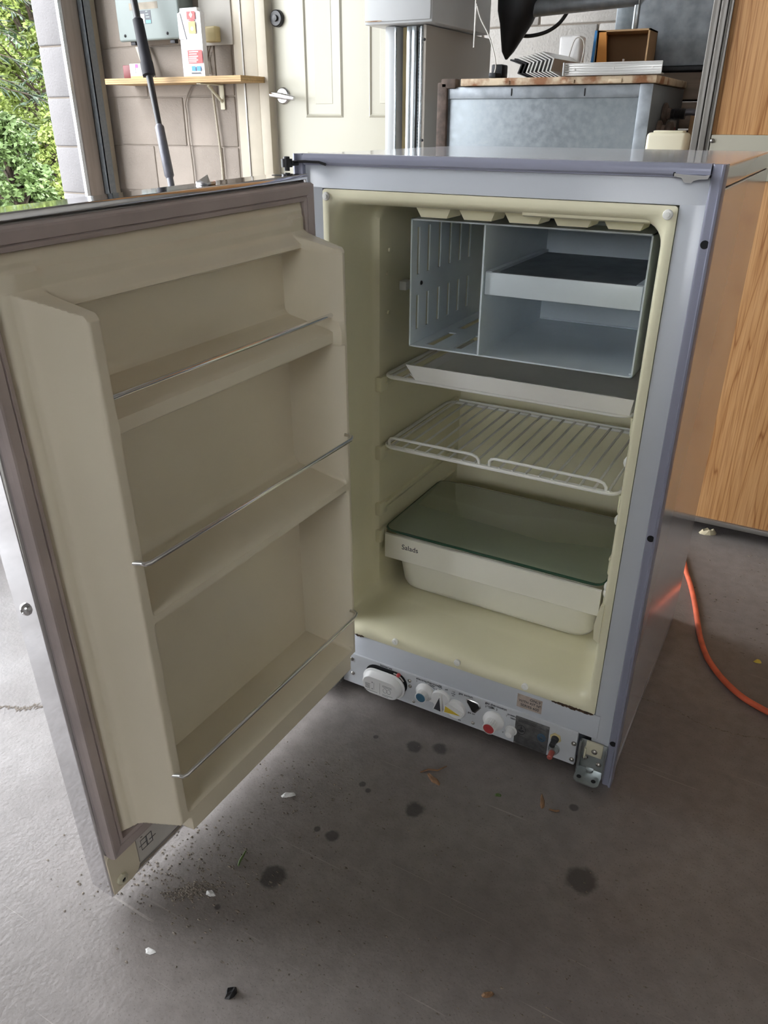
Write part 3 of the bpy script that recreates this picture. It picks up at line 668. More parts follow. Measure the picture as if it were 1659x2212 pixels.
wire_shelf(.518, .0705, .4350, .0990, .345, 18, 'white wire shelf under the white drip tray and freezer box', False)
dtm = MB()
tx0, tx1 = .116, .4385
P = [(tx0, .083, .5465), (tx0+.012, .091, .5235), (tx0+.014, .32, .5235), (tx0, .335, .540)]
Q = [(tx1, .083, .5465), (tx1-.004, .091, .5235), (tx1-.004, .32, .5235), (tx1, .335, .540)]
dtm.loft([P, Q], closed=False)
# side lips
dtm.raw([(tx0+.012, .091, .5235), (tx0+.014, .32, .5235), (tx0+.004, .32, .530), (tx0+.002, .093, .530)], [(0, 1, 2, 3)])
o = dtm.build('drip_tray', 'tray', label='shallow white drip tray lying on the top wire shelf under the freezer', cat='tray', smooth=False)
k = o.modifiers.new('s', 'SOLIDIFY'); k.thickness = .0016; k.offset = 0
GLZ = .2625
mat('glass_edge', (.02, .07, .045), .12, var=.02)
gls = MB().loft([rloop3(.0725+i, .4335-i, .100+i, .318-i, GLZ+dz, .016) for i, dz in ((.001, -.0045), (0, -.0035), (0, -.001), (.001, 0))], True, True).build('glass_shelf', 'glass_green', label='green-tinted glass shelf plate covering the salad drawer', cat='shelf')
MB().tube(rloop3(.0722, .4338, .0997, .3183, GLZ-.00225, .0162), .0021, 6, True).build('ground_edge', 'glass_edge', gls)
sd = thing('salad_drawer', (.254, .22, .1385), 'cream plastic salad drawer marked Salads under the glass shelf', 'drawer')
T = Matrix.Translation((-.254, -.22, -.1385))
L = []
for (ins, z, r) in ((.018, .1405, .02), (.010, .1408, .024), (.004, .144, .028), (.0, .152, .03)): L.append(rloop3(.088+ins, .4215-ins, .124+ins, .330-ins, z, r))
L += [rloop3(.0835, .426, .112, .334, .215, .028), rloop3(.0825, .428, .1085, .336, .250, .026), rloop3(.0795, .431, .106, .339, .2515, .028), rloop3(.0785, .4315, .105, .340, .250, .029)]
o = MB().loft(L, True, False).xform(T).build('bin', 'drawer', sd)
k = o.modifiers.new('s', 'SOLIDIFY'); k.thickness = .0018; k.offset = 1
MB().prism([(.1005, .2535), (.0985, .2520), (.0985, .2095), (.1000, .2080), (.1020, .2095), (.1020, .2535)], 'x', .0745, .4325).xform(T).build('front_band', 'drawer', sd)
text('lettering', 'Salads', .0125, T @ at_front(.1210, .0983, .2355), 'ink', sd)

# ------------------------------------------------------------------ oak panelled cabinet behind, on the right
YO = .87
oc = thing('oak_cabinet', (.9, 1.12, 0), 'tall oak-veneer cabinet with aluminium frame standing behind the refrigerator', 'cabinet')
T = Matrix.Translation((-.9, -1.12, 0))
def oc_part(mb, name, m, **k): return mb.xform(T).build(name, m, oc, **k)
zb_ = px(1560, 1138, y=YO).z; zt_ = px(1560, 1128, y=YO).z
zr0, zr1 = px(1650, 392, y=YO).z, px(1560, 291, y=YO).z
oc_part(MB().box(.36, 1.5, YO+.004, YO+.02, zt_, zr0, .001), 'lower_panel', 'oak')
oc_part(MB().box(.36, 1.5, YO+.004, YO+.02, zr1, 1.95, .001), 'upper_panel', 'oak')
oc_part(MB().box(.362, 1.5, YO-.002, YO+.02, zr0, zr1, .002), 'rail', 'rail_beige')
screw(oc, T @ Vector((px(1539, 304, y=YO).x, YO-.002, px(1539, 304, y=YO).z)), (0, -1, 0), .0042)
oc_part(MB().box(.33, 1.5, YO-.003, YO+.02, zb_, zt_, .0015), 'bottom_trim', 'alu_frame')
st = MB()
for x0, x1, y0 in ((.326, .338, -.004), (.338, .341, .004), (.341, .352, -.006), (.352, .355, .004), (.355, .361, -.002)): st.box(x0, x1, YO+y0, YO+.03, zb_, 1.95, .001)
oc_part(st, 'frame_stile', 'alu_frame')
oc_part(MB().box(.326, .34, YO+.03, 1.35, zb_, 1.95).box(1.5, 1.512, YO, 1.35, zb_, 1.95).box(.34, 1.5, 1.338, 1.35, zb_, 1.95).box(.326, 1.512, YO, 1.35, 1.95, 1.962).box(.34, 1.5, YO+.02, 1.338, zb_, zb_+.015), 'carcass', 'board_grey')
for (x, y) in ((.42, .98), (1.42, .98), (.42, 1.28), (1.42, 1.28)): oc_part(MB().cyl((x, y, 0), (x, y, zb_+.002), .02, n=14), 'foot', 'black')

# ------------------------------------------------------------------ extension cord
cpts = [(1474, 1205), (1482, 1235), (1491, 1262), (1500, 1300), (1507, 1345), (1513, 1378), (1524, 1412), (1540, 1440), (1566, 1472), (1600, 1503), (1635, 1525), (1680, 1548), (1740, 1570), (1850, 1590), (2000, 1560), (2200, 1480)]
C3 = [px(u, v, z=.0052) for u, v in cpts]
first = C3[0]; C3 = [first+Vector((-.24, .22, 0)), first+Vector((-.14, .17, 0)), first+Vector((-.05, .09, 0))]+C3
for p_ in C3: p_.z = .0052
def smooth_path(P, n=6):
    out = []
    for i in range(len(P)-1):
        a, b, c, d = P[max(i-1, 0)], P[i], P[i+1], P[min(i+2, len(P)-1)]
        for j in range(n):
            t = j/n; out.append(.5*((2*b)+(c-a)*t+(2*a-5*b+4*c-d)*t*t+(3*b-a-3*c+d)*t**3))
    return out+[P[-1]]
MB().tube(smooth_path(C3), .0052, 10).build('extension_cord', 'orange_cord', label='orange extension cord curving over the floor beside the refrigerator', cat='cord')

# ------------------------------------------------------------------ workbench and the clutter behind the refrigerator
YT = 1.15
tl, trr = px(958, 250, y=YT).x, px(1402, 250, y=YT).x; tz = px(1200, 184, y=YT).z; BZ = .56
wbn = thing('workbench', (-.25, 1.55, 0), 'plain timber workbench carrying the galvanized box against the block wall', 'workbench')
T = Matrix.Translation((.25, -1.55, 0))
for i in range(6): MB().box(-.86, .30, 1.06+i*.165, 1.06+i*.165+.162, BZ-.035, BZ, .002).xform(T).build('plank', 'plywood', wbn)
for (x, y) in ((-.80, 1.12), (.22, 1.12), (-.80, 1.98), (.22, 1.98)): MB().box(x, x+.07, y-.035, y+.035, 0, BZ-.035, .003).xform(T).build('leg', 'plywood', wbn)
# galvanized box
gb = thing('galvanized_box', ((tl+trr)/2, YT+.19, BZ), 'dented galvanized sheet-metal box with rusted flange on the workbench', 'metal box')
T = Matrix.Translation((-(tl+trr)/2, -YT-.19, -BZ))
def gp(mb, name, m, **k): return mb.xform(T).build(name, m, gb, **k)
gp(MB().box(tl, trr, YT, YT+.38, BZ, tz, .002), 'body', 'galv')
z3 = px(1200, 212, y=YT).z
gp(MB().box(tl+.004, trr-.02, YT-.003, YT, z3, tz-.001, .001), 'upper_fold', 'galv_dark')
gp(MB().box(trr-.028, trr+.0015, YT-.0045, YT, BZ, tz, .001), 'corner_strip', 'galv_dark')
for u in (1106, 1264):
    P = px(u, 200, y=YT); gp(MB().box(P.x-.0012, P.x+.0012, YT-.0042, YT-.003, P.z-.007, P.z+.009), 'slit', 'dark_hole')
fl_ = MB(); xa = px(946, 250, y=YT).x
fl_.box(xa, tl+.012, YT-.010, YT+.02, BZ, tz+.010, .004).box(tl-.006, tl+.035, YT-.010, YT+.02, tz-.004, tz+.018, .004)
gp(fl_, 'rusted_flange', 'brown_rust')
xr = trr+.0015
for (u, v, r) in ((1433, 246, .024), (1420, 282, .022)):
    P = px(u, v, x=xr); gp(MB().lathe((xr, P.y, P.z), (1, 0, 0), [(0, r), (.006, r), (.009, r*.8), (.010, r*.55), (.018, r*.5)], 22), 'pipe_flange', 'brown_rust')
P = px(1433, 246, x=xr)
th_ = [(0, .011), (.016, .011)]
for i in range(9): th_ += [(.018+i*.003, .0125), (.0195+i*.003, .0108)]
gp(MB().lathe((xr+.008, P.y, P.z), (1, 0, 0), th_, 18), 'threaded_pipe', 'dark_metal')
Q = px(1420, 282, x=xr)
gp(MB().lathe((xr+.018, Q.y, Q.z), (1, 0, 0), [(0, .013), (.006, .019), (.015, .020), (.018, .012)], 18), 'pipe_cap', 'brown_rust')
P2 = px(1452, 288, x=xr); gp(MB().box(xr, xr+.001, P2.y-.05, P2.y+.03, P2.z-.02, P2.z+.03), 'warning_label', 'paper_white')
gp(MB().box(xr+.001, xr+.0014, P2.y-.044, P2.y+.024, P2.z-.006, P2.z+.014), 'label_print', 'red_cap')
P3 = P+Vector((.045, 0, 0))
MB().tube(smooth_path([P3+Vector((-.006, 0, 0)), P3+Vector((.02, .0, .004)), P3+Vector((.045, .01, -.004)), P3+Vector((.06, .02, -.03)), P3+Vector((.062, .03, -.10)), P3+Vector((.060, .032, -.18)), Vector((P3.x+.058, P3.y+.034, BZ+.002))]), .0075, 10).build('grey_hose', 'pole_grey', label='grey rubber hose bending down from the threaded pipe', cat='hose')
# rusted lid on top
lx0, lx1 = px(1000, 170, y=YT).x, px(1402, 170, y=YT).x
lid_top = px(1200, 166, y=YT-.012).z
lx0 = max(lx0, tl+.038)
ld = MB().box(lx0, lx1+.02, YT-.014, YT+.36, tz+.001, lid_top, .002)
for x in (lx0+.10, lx0+.26, lx0+.37): ld.box(x, x+.03, YT-.0165, YT-.013, tz+.002, lid_top-.006, .001)
ld.build('rusted_board', 'rusty_cream', label='cream painted board with rust-stained edge lying on the galvanized box', cat='board')
LT = lid_top
# stack of bent angle brackets
for i in range(9):
    base = [(1172-8.6*i, 104+1.7*i), (1198-8.6*i, 119+1.2*i), (1190-8.6*i, 146+.2*i), (1212-8.6*i, 159-.2*i)]
    pts = [px(u, v, y=YT+.02) for u, v in base]; dz = LT+.0015-pts[3].z
    P2 = [(p.x, p.z+dz) for p in pts]; th = .0032
    poly = P2+[(P2[3][0]-.001, P2[3][1]-th+.0018), (P2[2][0]-th*1.2, P2[2][1]-th*.4), (P2[1][0]-th*1.3, P2[1][1]-.001), (P2[0][0]-.001, P2[0][1]-th)]
    d = .20 if i < 3 else .16
    y0 = YT+.02+.003*random.random()
    mb = MB().loft([[(p[0], y0, p[1]) for p in poly], [(p[0]+.05*d, y0+d, p[1]) for p in poly]], True, True)
    mb.build('angle_bracket', 'alu' if i < 7 else 'dark_metal', smooth=False, label=['bent aluminium angle bracket next to the ribbed channel, first of the row', 'bent aluminium angle bracket, second of the row counted from the ribbed channel', 'bent aluminium angle bracket, third of the row counted from the ribbed channel', 'bent aluminium angle bracket, fourth of the row counted from the ribbed channel', 'bent aluminium angle bracket, fifth of the row counted from the ribbed channel', 'bent aluminium angle bracket, sixth of the row counted from the ribbed channel', 'bent aluminium angle bracket touching the first dark steel one', 'dark steel angle bracket between the aluminium ones and its dark twin', 'dark steel angle bracket at the row end beside the black clamp'][i], cat='bracket', group='bent brackets on the rusted board')
# ribbed aluminium channel
a, b_, c_ = px(1222, 141, y=YT-.02), px(1432, 133, y=YT-.02), px(1222, 169, y=YT-.02)
ch = thing('aluminium_channel', ((a.x+b_.x)/2, YT-.02, LT), 'ribbed aluminium channel lying along the front of the rusted board', 'channel')
T = Matrix.Translation((-(a.x+b_.x)/2, -YT+.02, -LT)); hh = a.z-c_.z
cm = MB().box(a.x, b_.x, YT-.02, YT-.017, LT+.001, LT+hh, .0008).box(a.x, b_.x, YT-.017, YT+.012, LT+.001, LT+.004, .0008)
for i in range(5): cm.box(a.x, b_.x, YT-.0215, YT-.02, LT+.004+i*hh*.19, LT+.004+i*hh*.19+hh*.10)
cm.xform(T).build('web', 'alu', ch)
MB().box(a.x-.0035, a.x, YT-.03, YT+.012, LT+.0005, LT+hh+.001, .001).xform(T).build('end_flange', 'white_steel', ch)
for u in (1240, 1324, 1408):
    P = px(u, 153, y=YT-.022); MB().box(P.x-.0018, P.x+.0018, YT-.0222, YT-.0215, LT+hh*.45, LT+hh*.65).xform(T).build('slot', 'chip_white', ch)
# loose cream sheet under the channel
# cardboard box open towards the front
Y4 = YT+.27
p0, p1 = px(1292, 66, y=Y4), px(1378, 136, y=Y4)
cb = thing('cardboard_box', ((p0.x+p1.x)/2, Y4+.07, LT), 'open orange-brown cardboard box with blue stripe on the rusted board', 'box')
T = Matrix.Translation((-(p0.x+p1.x)/2, -Y4-.07, -LT)); x0, x1, z1 = p0.x, p1.x+.02, p0.z; th = .004
for nm, bb, m in (('side', (x0, x0+th, Y4, Y4+.09, LT+.001, z1), 'cardboard_orange'), ('side', (x1-th, x1, Y4, Y4+.09, LT+.001, z1), 'cardboard'), ('base', (x0, x1, Y4, Y4+.09, LT+.001, LT+.005), 'cardboard'), ('top', (x0, x1, Y4, Y4+.09, z1-.004, z1), 'cardboard'), ('back', (x0, x1, Y4+.086, Y4+.09, LT+.001, z1), 'cardboard_dark')):
    MB().box(*bb).xform(T).build(nm, m, cb)
MB().loft([[(x0, Y4, LT+.002), (x0+.036, Y4, LT+.002), (x0+.022, Y4, z1-.002), (x0, Y4, z1)], [(x0, Y4+.003, LT+.002), (x0+.036, Y4+.003, LT+.002), (x0+.022, Y4+.003, z1-.002), (x0, Y4+.003, z1)]], True, True).xform(T).build('front_flap', 'cardboard_orange', cb, smooth=False)
MB().loft([[(x0-.012, Y4-.002, LT+.001), (x0-.004, Y4-.002, LT+.001), (x0-.001, Y4-.002, z1), (x0-.007, Y4-.002, z1)], [(x0-.012, Y4, LT+.001), (x0-.004, Y4, LT+.001), (x0-.001, Y4, z1), (x0-.007, Y4, z1)]], True, True).xform(T).build('blue_edge', 'blue_print', cb, smooth=False)
MB().box(x0+.045, x0+.085, Y4+.01, Y4+.05, LT+.006, LT+.035, .001).build('parts_carton', 'cardboard', label='small plain brown carton inside the open cardboard box', cat='box')
MB().lathe((x0+.068, Y4+.025, LT+.0355), (0, 0, 1), [(0, .009), (.006, .009), (.010, .004), (.016, .0045), (.017, .001)], 12).build('metal_fitting', 'chrome_dull', label='shiny metal fitting on the small brown carton', cat='fitting')
# white adapter with a looped cord
A = px(1236, 92, y=YT+.22)
ad = thing('power_adapter', (A.x, YT+.23, LT), 'white plastic power adapter with looped cord beside the cardboard box', 'adapter')
T = Matrix.Translation((-A.x, -YT-.23, -LT)); ht = px(1236, 76, y=YT+.2).z
MB().box(A.x-.030, A.x+.026, YT+.205, YT+.255, LT+.0012, ht, .006, 3).xform(T).build('housing', 'white_plastic', ad)
MB().tube(smooth_path([Vector((A.x-.008, YT+.198, LT+.012)), Vector((A.x-.002, YT+.196, LT+.035)), Vector((A.x+.012, YT+.197, ht-.012)), Vector((A.x+.030, YT+.200, ht-.008)), Vector((A.x+.038, YT+.204, ht-.03)), Vector((A.x+.030, YT+.203, LT+.02))]), .0018, 6).xform(T).build('cord', 'cable_white', ad)
# black clamp beside the brackets
A = px(1080, 150, y=YT+.05)
MB().box(A.x-.016, A.x+.014, YT+.03, YT+.07, LT+.001, LT+.032, .004).box(A.x-.006, A.x+.012, YT-.008, YT+.03, LT+.001, LT+.012, .002).build('black_clamp', 'black_metal', label='small black metal clamp at the left end of the brackets', cat='clamp')
# galvanized duct standing at the back, pipe and hopper
YD = YT+.42
d0, d1_ = px(1373, 60, y=YD), px(1545, 60, y=YD); dzb = px(1450, 143, y=YD).z
cr = thing('timber_crate', ((d0.x+d1_.x)/2+.02, YD+.12, BZ), 'weathered slatted timber crate behind the galvanized box', 'crate')
T = Matrix.Translation((-(d0.x+d1_.x)/2-.02, -YD-.12, -BZ)); cx0, cx1 = d0.x-.02, .318
hcr = dzb-.012-BZ
for i in range(6):
    MB().box(cx0, cx1, YD, YD+.014, BZ+hcr*i/6+.003, BZ+hcr*(i+1)/6-.003, .002).xform(T).build('slat', 'board_grey', cr)
    MB().box(cx0, cx1, YD+.226, YD+.24, BZ+hcr*i/6+.003, BZ+hcr*(i+1)/6-.003, .002).xform(T).build('slat', 'board_grey', cr)
for x in (cx0, cx1-.02): MB().box(x, x+.02, YD+.014, YD+.226, BZ+.001, BZ+hcr, .002).xform(T).build('end_board', 'board_grey', cr)
MB().box(cx0, cx1, YD-.01, YD+.25, BZ+hcr, dzb-.001, .002).xform(T).build('top_board', 'black_metal', cr)
for (x, z) in ((cx1-.03, BZ+hcr*.75), (cx1-.03, BZ+hcr*.42), (cx1-.03, BZ+hcr*.25)): screw(cr, T @ Vector((x, YD, z)), (0, -1, 0), .005, 'brown_rust')
du = thing('galvanized_duct', ((d0.x+d1_.x)/2, YD+.1, dzb), 'grey galvanized rectangular air duct rising above the timber crate', 'duct')
T = Matrix.Translation((-(d0.x+d1_.x)/2, -YD-.1, -dzb))
MB().box(d0.x, d1_.x, YD+.005, YD+.2, dzb, 3.19, .004).xform(T).build('duct_wall', 'galv_dark', du)
MB().box(d0.x-.012, d0.x+.003, YD, YD+.02, px(1375, 84, y=YD).z, 2.4, .005).xform(T).build('seam_lip', 'steel_strip', du)
yh = YD-.05
tp, ap = px(1104, 0, y=yh), px(1077, 126, y=yh)
pe0, pe1 = px(1128, 18, y=yh), px(1368, -6, y=yh)
rad = (px(1150, 0, y=yh).x-px(1062, 0, y=yh).x)/2
MB().loft([[(cx+rr*math.cos(2*PI*i/28), yh+.06+rr*math.sin(2*PI*i/28), z) for i in range(28)] for z, rr, cx in ((ap.z, .003, ap.x), (ap.z+.02, rad*.30, ap.x+.004), (tp.z-.05, rad*.78, tp.x-.003), (tp.z-.02, rad*.96, tp.x), (tp.z+.06, rad*1.02, tp.x), (tp.z+.065, rad*.98, tp.x))], True, True).build('funnel_hood', 'black_metal', label='black metal funnel-shaped hood hanging point-down over the galvanized box', cat='hood')
zp = (pe0.z+pe1.z)/2
MB().lathe((tp.x+rad*.7, yh+.06, pe0.z+.004), (d0.x-.001-tp.x-rad*.7, .0, .012), [(0, .020), (.004, .0205), (d0.x-.001-tp.x-rad*.7, .0205)], 20).build('steel_pipe', 'galv_dark', label='grey steel pipe joining the black hood to the galvanized duct', cat='pipe')
hp = [(1104, 70), (1125, 77), (1150, 77), (1180, 69), (1205, 53), (1222, 32), (1234, 8), (1240, -30)]
MB().tube(smooth_path([px(u, v, y=yh+.10) for u, v in hp]+[px(1245, -60, y=yh+.10)+Vector((0, 0, .4))]), .0052, 10).build('black_hose', 'black', label='black hose curving up from behind the funnel hood', cat='hose')
wp = [(1029, -20), (1030, 8), (1038, 40), (1055, 75), (1066, 110), (1071, 140), (1068, 158)]
MB().tube(smooth_path([px(wp[0][0], wp[0][1], y=YT+.03)+Vector((0, 0, 1.5))]+[px(u, v, y=YT+.03) for u, v in wp]), .0018, 6).build('white_wire', 'cable_white', label='thin white wire hanging down to the left of the black hood', cat='wire')
P = px(1356, 35, y=YB); MB().box(P.x-.03, P.x+.03, YB-.03, YB-.002, P.z-.05, P.z+.04, .003).build('junction_box', 'galv', label='small grey junction box on the block wall behind the duct', cat='junction box')
# cream block and carton to the right of the galvanized box
a, b_ = px(1398, 286, y=1.07), px(1512, 300, y=1.07)
MB().box(a.x, a.x+.085, 1.065, 1.13, BZ, a.z, .008, 3).box(a.x+.012, a.x+.075, 1.075, 1.12, a.z-.001, a.z+.004, .002).build('cream_tub', 'cream_box', label='cream plastic tub standing before the right end of the galvanized box', cat='tub')
a = px(1445, 226, y=1.54)
MB().box(xr+.035, .318, 1.47, 1.55, BZ, px(1470, 235, y=1.47).z, .002).build('brown_carton', 'cardboard', label='tall brown cardboard carton between the galvanized box and the oak cabinet', cat='box')
# white appliance carcass with open steel frame
YA = 1.25
zt = px(860, 51, y=YA-.03).z-.001
xs = [px(u, 200, y=YA).x for u in (832, 853, 876, 885, 893, 896, 908, 913)]
ac = thing('appliance_carcass', (xs[3], YA+.22, BZ), 'beige appliance carcass with galvanized strips and wire mesh in its open front', 'appliance')
T = Matrix.Translation((-xs[3], -YA-.22, -BZ))
def ap_(mb, n_, m, **k): return mb.xform(T).build(n_, m, ac, **k)
ap_(MB().box(xs[0], xs[1], YA, YA+.45, BZ, zt-.001, .002), 'side_panel', 'white_steel')
ap_(MB().box(xs[6]+.004, xs[6]+.014, YA, YA+.45, BZ, zt-.001, .002), 'side_panel', 'beige_panel')
ap_(MB().box(xs[1], xs[6]+.004, YA+.44, YA+.45, BZ, zt-.001), 'back_panel', 'galv')
ap_(MB().box(xs[1], xs[6]+.004, YA, YA+.44, BZ, BZ+.01), 'floor_panel', 'galv')
ap_(MB().box(xs[6]-.002, xs[6]+.004, YA-.004, YA, BZ, zt-.004, .001), 'frame_strip', 'steel_strip')
ap_(MB().box(xs[1], xs[1]+.005, YA-.004, YA, BZ, zt-.004, .001), 'frame_strip', 'steel_strip')
ap_(MB().box(xs[2]-.004, xs[3]-.002, YA+.01, YA+.013, BZ+.01, zt-.002, .001), 'frame_strip', 'steel_strip')
ap_(MB().box(xs[3]+.001, xs[4]+.002, YA+.006, YA+.009, BZ+.01, zt-.002, .001), 'frame_strip', 'steel_strip')
ap_(MB().box(xs[1]+.008, xs[2]-.008, YA+.03, YA+.033, BZ+.01, zt-.002), 'back_strip', 'ochre')
msh = MB(); zz = BZ+.02
while zz < zt-.01:
    msh.tube([(xs[4]+.002, YA+.02, zz), (xs[6]-.002, YA+.02, zz)], .0011, 5); zz += .008
for i in range(5):
    x = xs[4]+.003+(xs[6]-.006-xs[4])*i/4; msh.tube([(x, YA+.022, BZ+.01), (x, YA+.022, zt-.004)], .0011, 5)
ap_(msh, 'wire_mesh', 'steel_strip', kind='stuff')
for zv in (85, 303):
    P = px(917, zv, y=YA); screw(ac, T @ Vector((xs[6]+.009, YA, P.z)), (0, -1, 0), .0035, 'dark_metal')
ux0, ux1 = px(787, 40, y=YA-.03).x, px(934, 40, y=YA-.03).x; uz = px(860, 51, y=YA-.03).z
uc = thing('white_cabinet', ((ux0+ux1)/2, YA+.15, uz), 'white steel cabinet resting on top of the beige appliance carcass', 'cabinet')
T = Matrix.Translation((-(ux0+ux1)/2, -YA-.15, -uz))
MB().box(ux0, ux1, YA-.03, YA+.36, uz, 1.65, .004).xform(T).build('body', 'white_steel', uc)
MB().box(ux0+.01, ux1-.004, YA-.034, YA-.03, uz+.006, 1.64, .002).xform(T).build('door', 'white_steel', uc)
MB().box(ux0+.006, ux0+.055, YA-.0352, YA-.034, uz+.0065, uz+.009).xform(T).build('rust_stain', 'rusty_cream', uc)

# ------------------------------------------------------------------ shelf wall
zs = px(380, 166, y=YB-.17).z
sx0, sx1 = px(226, 170, y=YB-.17).x, px(520, 170, y=YB-.17).x
sf = thing('wall_shelf', ((sx0+sx1)/2, YB-.08, zs-.02), 'plywood wall shelf with grimy edge fixed to the block wall', 'shelf')
T = Matrix.Translation((-(sx0+sx1)/2, -YB+.08, -zs+.02))
for i in range(3): MB().box(max(sx0, XL+.06), sx1, YB-.17, YB-.001, zs-.022+i*.0075, zs-.022+(i+1)*.0075-.0006).xform(T).build('ply_layer', 'plywood', sf)
xb = px(470, 190, y=YB-.03).x
MB().box(xb-.012, xb+.012, YB-.006, YB-.001, zs-.12, zs-.023, .002).box(xb-.012, xb+.012, YB-.15, YB-.001, zs-.028, zs-.023, .002).tube([(xb, YB-.09, zs-.03), (xb, YB-.006, zs-.09)], .006, 8).xform(T).build('shelf_bracket', 'cream_box', sf)
ys = YB-.10
# tall white dispenser carton
c0, c1 = px(397, 160, y=ys-.04), px(443, 160, y=ys-.04); ctz = px(415, 16, y=ys-.04).z; csz = px(400, 28, y=ys-.04).z
bt = thing('dispenser_carton', ((c0.x+c1.x)/2, ys, zs), 'tall white carton with red and orange print standing on the wall shelf', 'carton')
T = Matrix.Translation((-(c0.x+c1.x)/2, -ys, -zs)); bx0, bx1 = c0.x, c1.x
MB().prism([(bx0, zs+.0005), (bx1, zs+.0005), (bx1, csz), (bx1-.014, ctz-.012), (bx1-.016, ctz), (bx0+.012, ctz), (bx0+.010, ctz-.012), (bx0, csz)], 'y', ys-.04, ys-.015).xform(T).build('carton_body', 'bottle_white', bt, smooth=False)
zm = px(410, 84, y=ys-.045).z
MB().prism([(bx0-.001, zm), (bx0+.035, zm), (bx0+.012, csz), (bx0-.001, csz)], 'y', ys-.044, ys-.04).xform(T).build('lift_flap', 'bottle_white', bt, smooth=False)
yy = ys-.0448
def lab(u0, v0, u1, v1, m, n_='print_patch', d=0):
    a, b = px(u0, v0, y=ys-.045), px(u1, v1, y=ys-.045); MB().box(a.x, b.x, yy-.0004-d, yy-d, b.z, a.z).xform(T).build(n_, m, bt)
lab(402, 25, 421, 41, 'red_print'); lab(406, 47, 423, 72, 'orange_print'); lab(407, 43, 419, 45, 'red_print')
lab(405, 109, 438, 136, 'red_print'); lab(414, 143, 423, 153, 'blue_print'); lab(425, 143, 434, 153, 'blue_print')
A = px(412, 32, y=ys-.045); MB().prism([(A.x-.009, A.z), (A.x, A.z-.011), (A.x+.009, A.z), (A.x, A.z+.011)], 'y', yy-.0012, yy-.0004).xform(T).build('logo_diamond', 'chip_white', bt, smooth=False)
A = px(415, 62, y=ys-.045); MB().lathe((A.x, yy-.0004, A.z), (0, -1, 0), [(0, .0075), (.0006, .0075), (.0006, .0001)], 14).xform(T).build('print_dot', 'paper_white', bt)
for i, v in enumerate((111, 116, 121, 125, 129, 133)): lab(408, v, 428-3*(i % 2), v+1.6, 'paper_white', 'print_line', .0004)
lab(414, 157, 434, 159, 'ink', 'print_line')
# small boxes on the shelf
a, b_ = px(279, 138, y=ys-.05), px(309, 165, y=ys-.05)
sb = thing('bulb_box', ((a.x+b_.x)/2, ys-.02, zs), 'small white box with dark picture and purple corner on the wall shelf', 'box')
T = Matrix.Translation((-(a.x+b_.x)/2, -ys+.02, -zs))
MB().box(a.x, b_.x, ys-.05, ys+.01, zs+.0005, a.z, .001).xform(T).build('carton', 'box_white', sb)
MB().box(a.x+.012, a.x+.034, ys-.0506, ys-.05, zs+.018, zs+.045).xform(T).build('picture', 'grey_ink', sb)
MB().box(a.x+.034, a.x+.050, ys-.0506, ys-.05, a.z-.016, a.z-.002).xform(T).build('corner_print', 'magenta', sb)
MB().box(a.x+.002, b_.x-.002, ys-.0506, ys-.05, zs+.001, zs+.008).xform(T).build('stripe', 'yellow', sb)
a2 = px(264, 141, y=ys-.04)
MB().box(a2.x, a.x-.004, ys-.04, ys+.02, zs+.0005, a2.z, .004).build('red_tin', 'red_dark', label='dark red tin beside the small white box on the wall shelf', cat='tin')
c = px(318, 145, y=ys+.05)
for u0, v0, u1, v1, lb in ((296, 101, 318, 160, 'short cream lath leaning on the wall behind the small white box'), (317, 101, 331, 160, 'thin cream lath leaning on the wall beside the black pole')):
    p, q_ = px(u0, v0, y=YB-.014), px(u1, v1, y=YB-.05)
    q_.z = zs+.006
    MB().loft([[q_+Vector((dx, dy, 0)) for dx, dy in ((-.011, 0), (.011, 0), (.011, .006), (-.011, .006))], [p+Vector((dx, dy, 0)) for dx, dy in ((-.011, 0), (.011, 0), (.011, .006), (-.011, .006))]], True, True).build('wood_lath', 'jamb_paint', smooth=False, label=lb, cat='lath')
# electrical panel
yp = YB-.10
a, b_ = px(237, 0, y=yp), px(391, 0, y=yp); pz = px(320, 88, y=yp).z
ep = thing('breaker_panel', ((a.x+b_.x)/2, YB-.05, pz), 'grey-green steel breaker panel on the block wall above the shelf', 'breaker panel')
T = Matrix.Translation((-(a.x+b_.x)/2, -YB+.05, -pz)); ex0, ex1 = px(256, 60, y=yp).x, px(391, 60, y=yp).x
MB().box(ex0+.01, ex1-.01, YB-.09, YB-.001, pz+.012, pz+.58, .004).xform(T).build('back_box', 'panel_grey', ep)
MB().box(ex0, ex1, yp-.006, YB-.088, pz, pz+.60, .012, 3).xform(T).build('cover', 'panel_grey', ep)
a, b_ = px(300, 24, y=yp), px(330, 51, y=yp)
MB().box(a.x, b_.x, yp-.0068, yp-.006, b_.z, a.z).xform(T).build('label', 'label_dark', ep)
MB().box(a.x+.002, a.x+.034, yp-.0072, yp-.0068, b_.z+.001, b_.z+.036).xform(T).build('label_field', 'paper_white', ep)
MB().box(a.x+.040, b_.x-.003, yp-.0072, yp-.0068, b_.z+.002, b_.z+.013).xform(T).build('label_field', 'label_teal', ep)
for i in range(3): MB().box(a.x+.042, b_.x-.008-.004*i, yp-.0072, yp-.0068, b_.z+.022+i*.010, b_.z+.026+i*.010).xform(T).build('label_line', 'panel_grey', ep)
a, b_ = px(280, 8, y=yp), px(343, 18, y=yp)
MB().box(a.x, b_.x, yp-.0066, yp-.006, b_.z, a.z).xform(T).build('tape_mark', 'tape_stain', ep)
for u, v in ((273, 78), (364, 72)):
    P = px(u, v, y=yp); screw(ep, T @ Vector((P.x, yp-.006, P.z)), (0, -1, 0), .006, 'dark_metal')
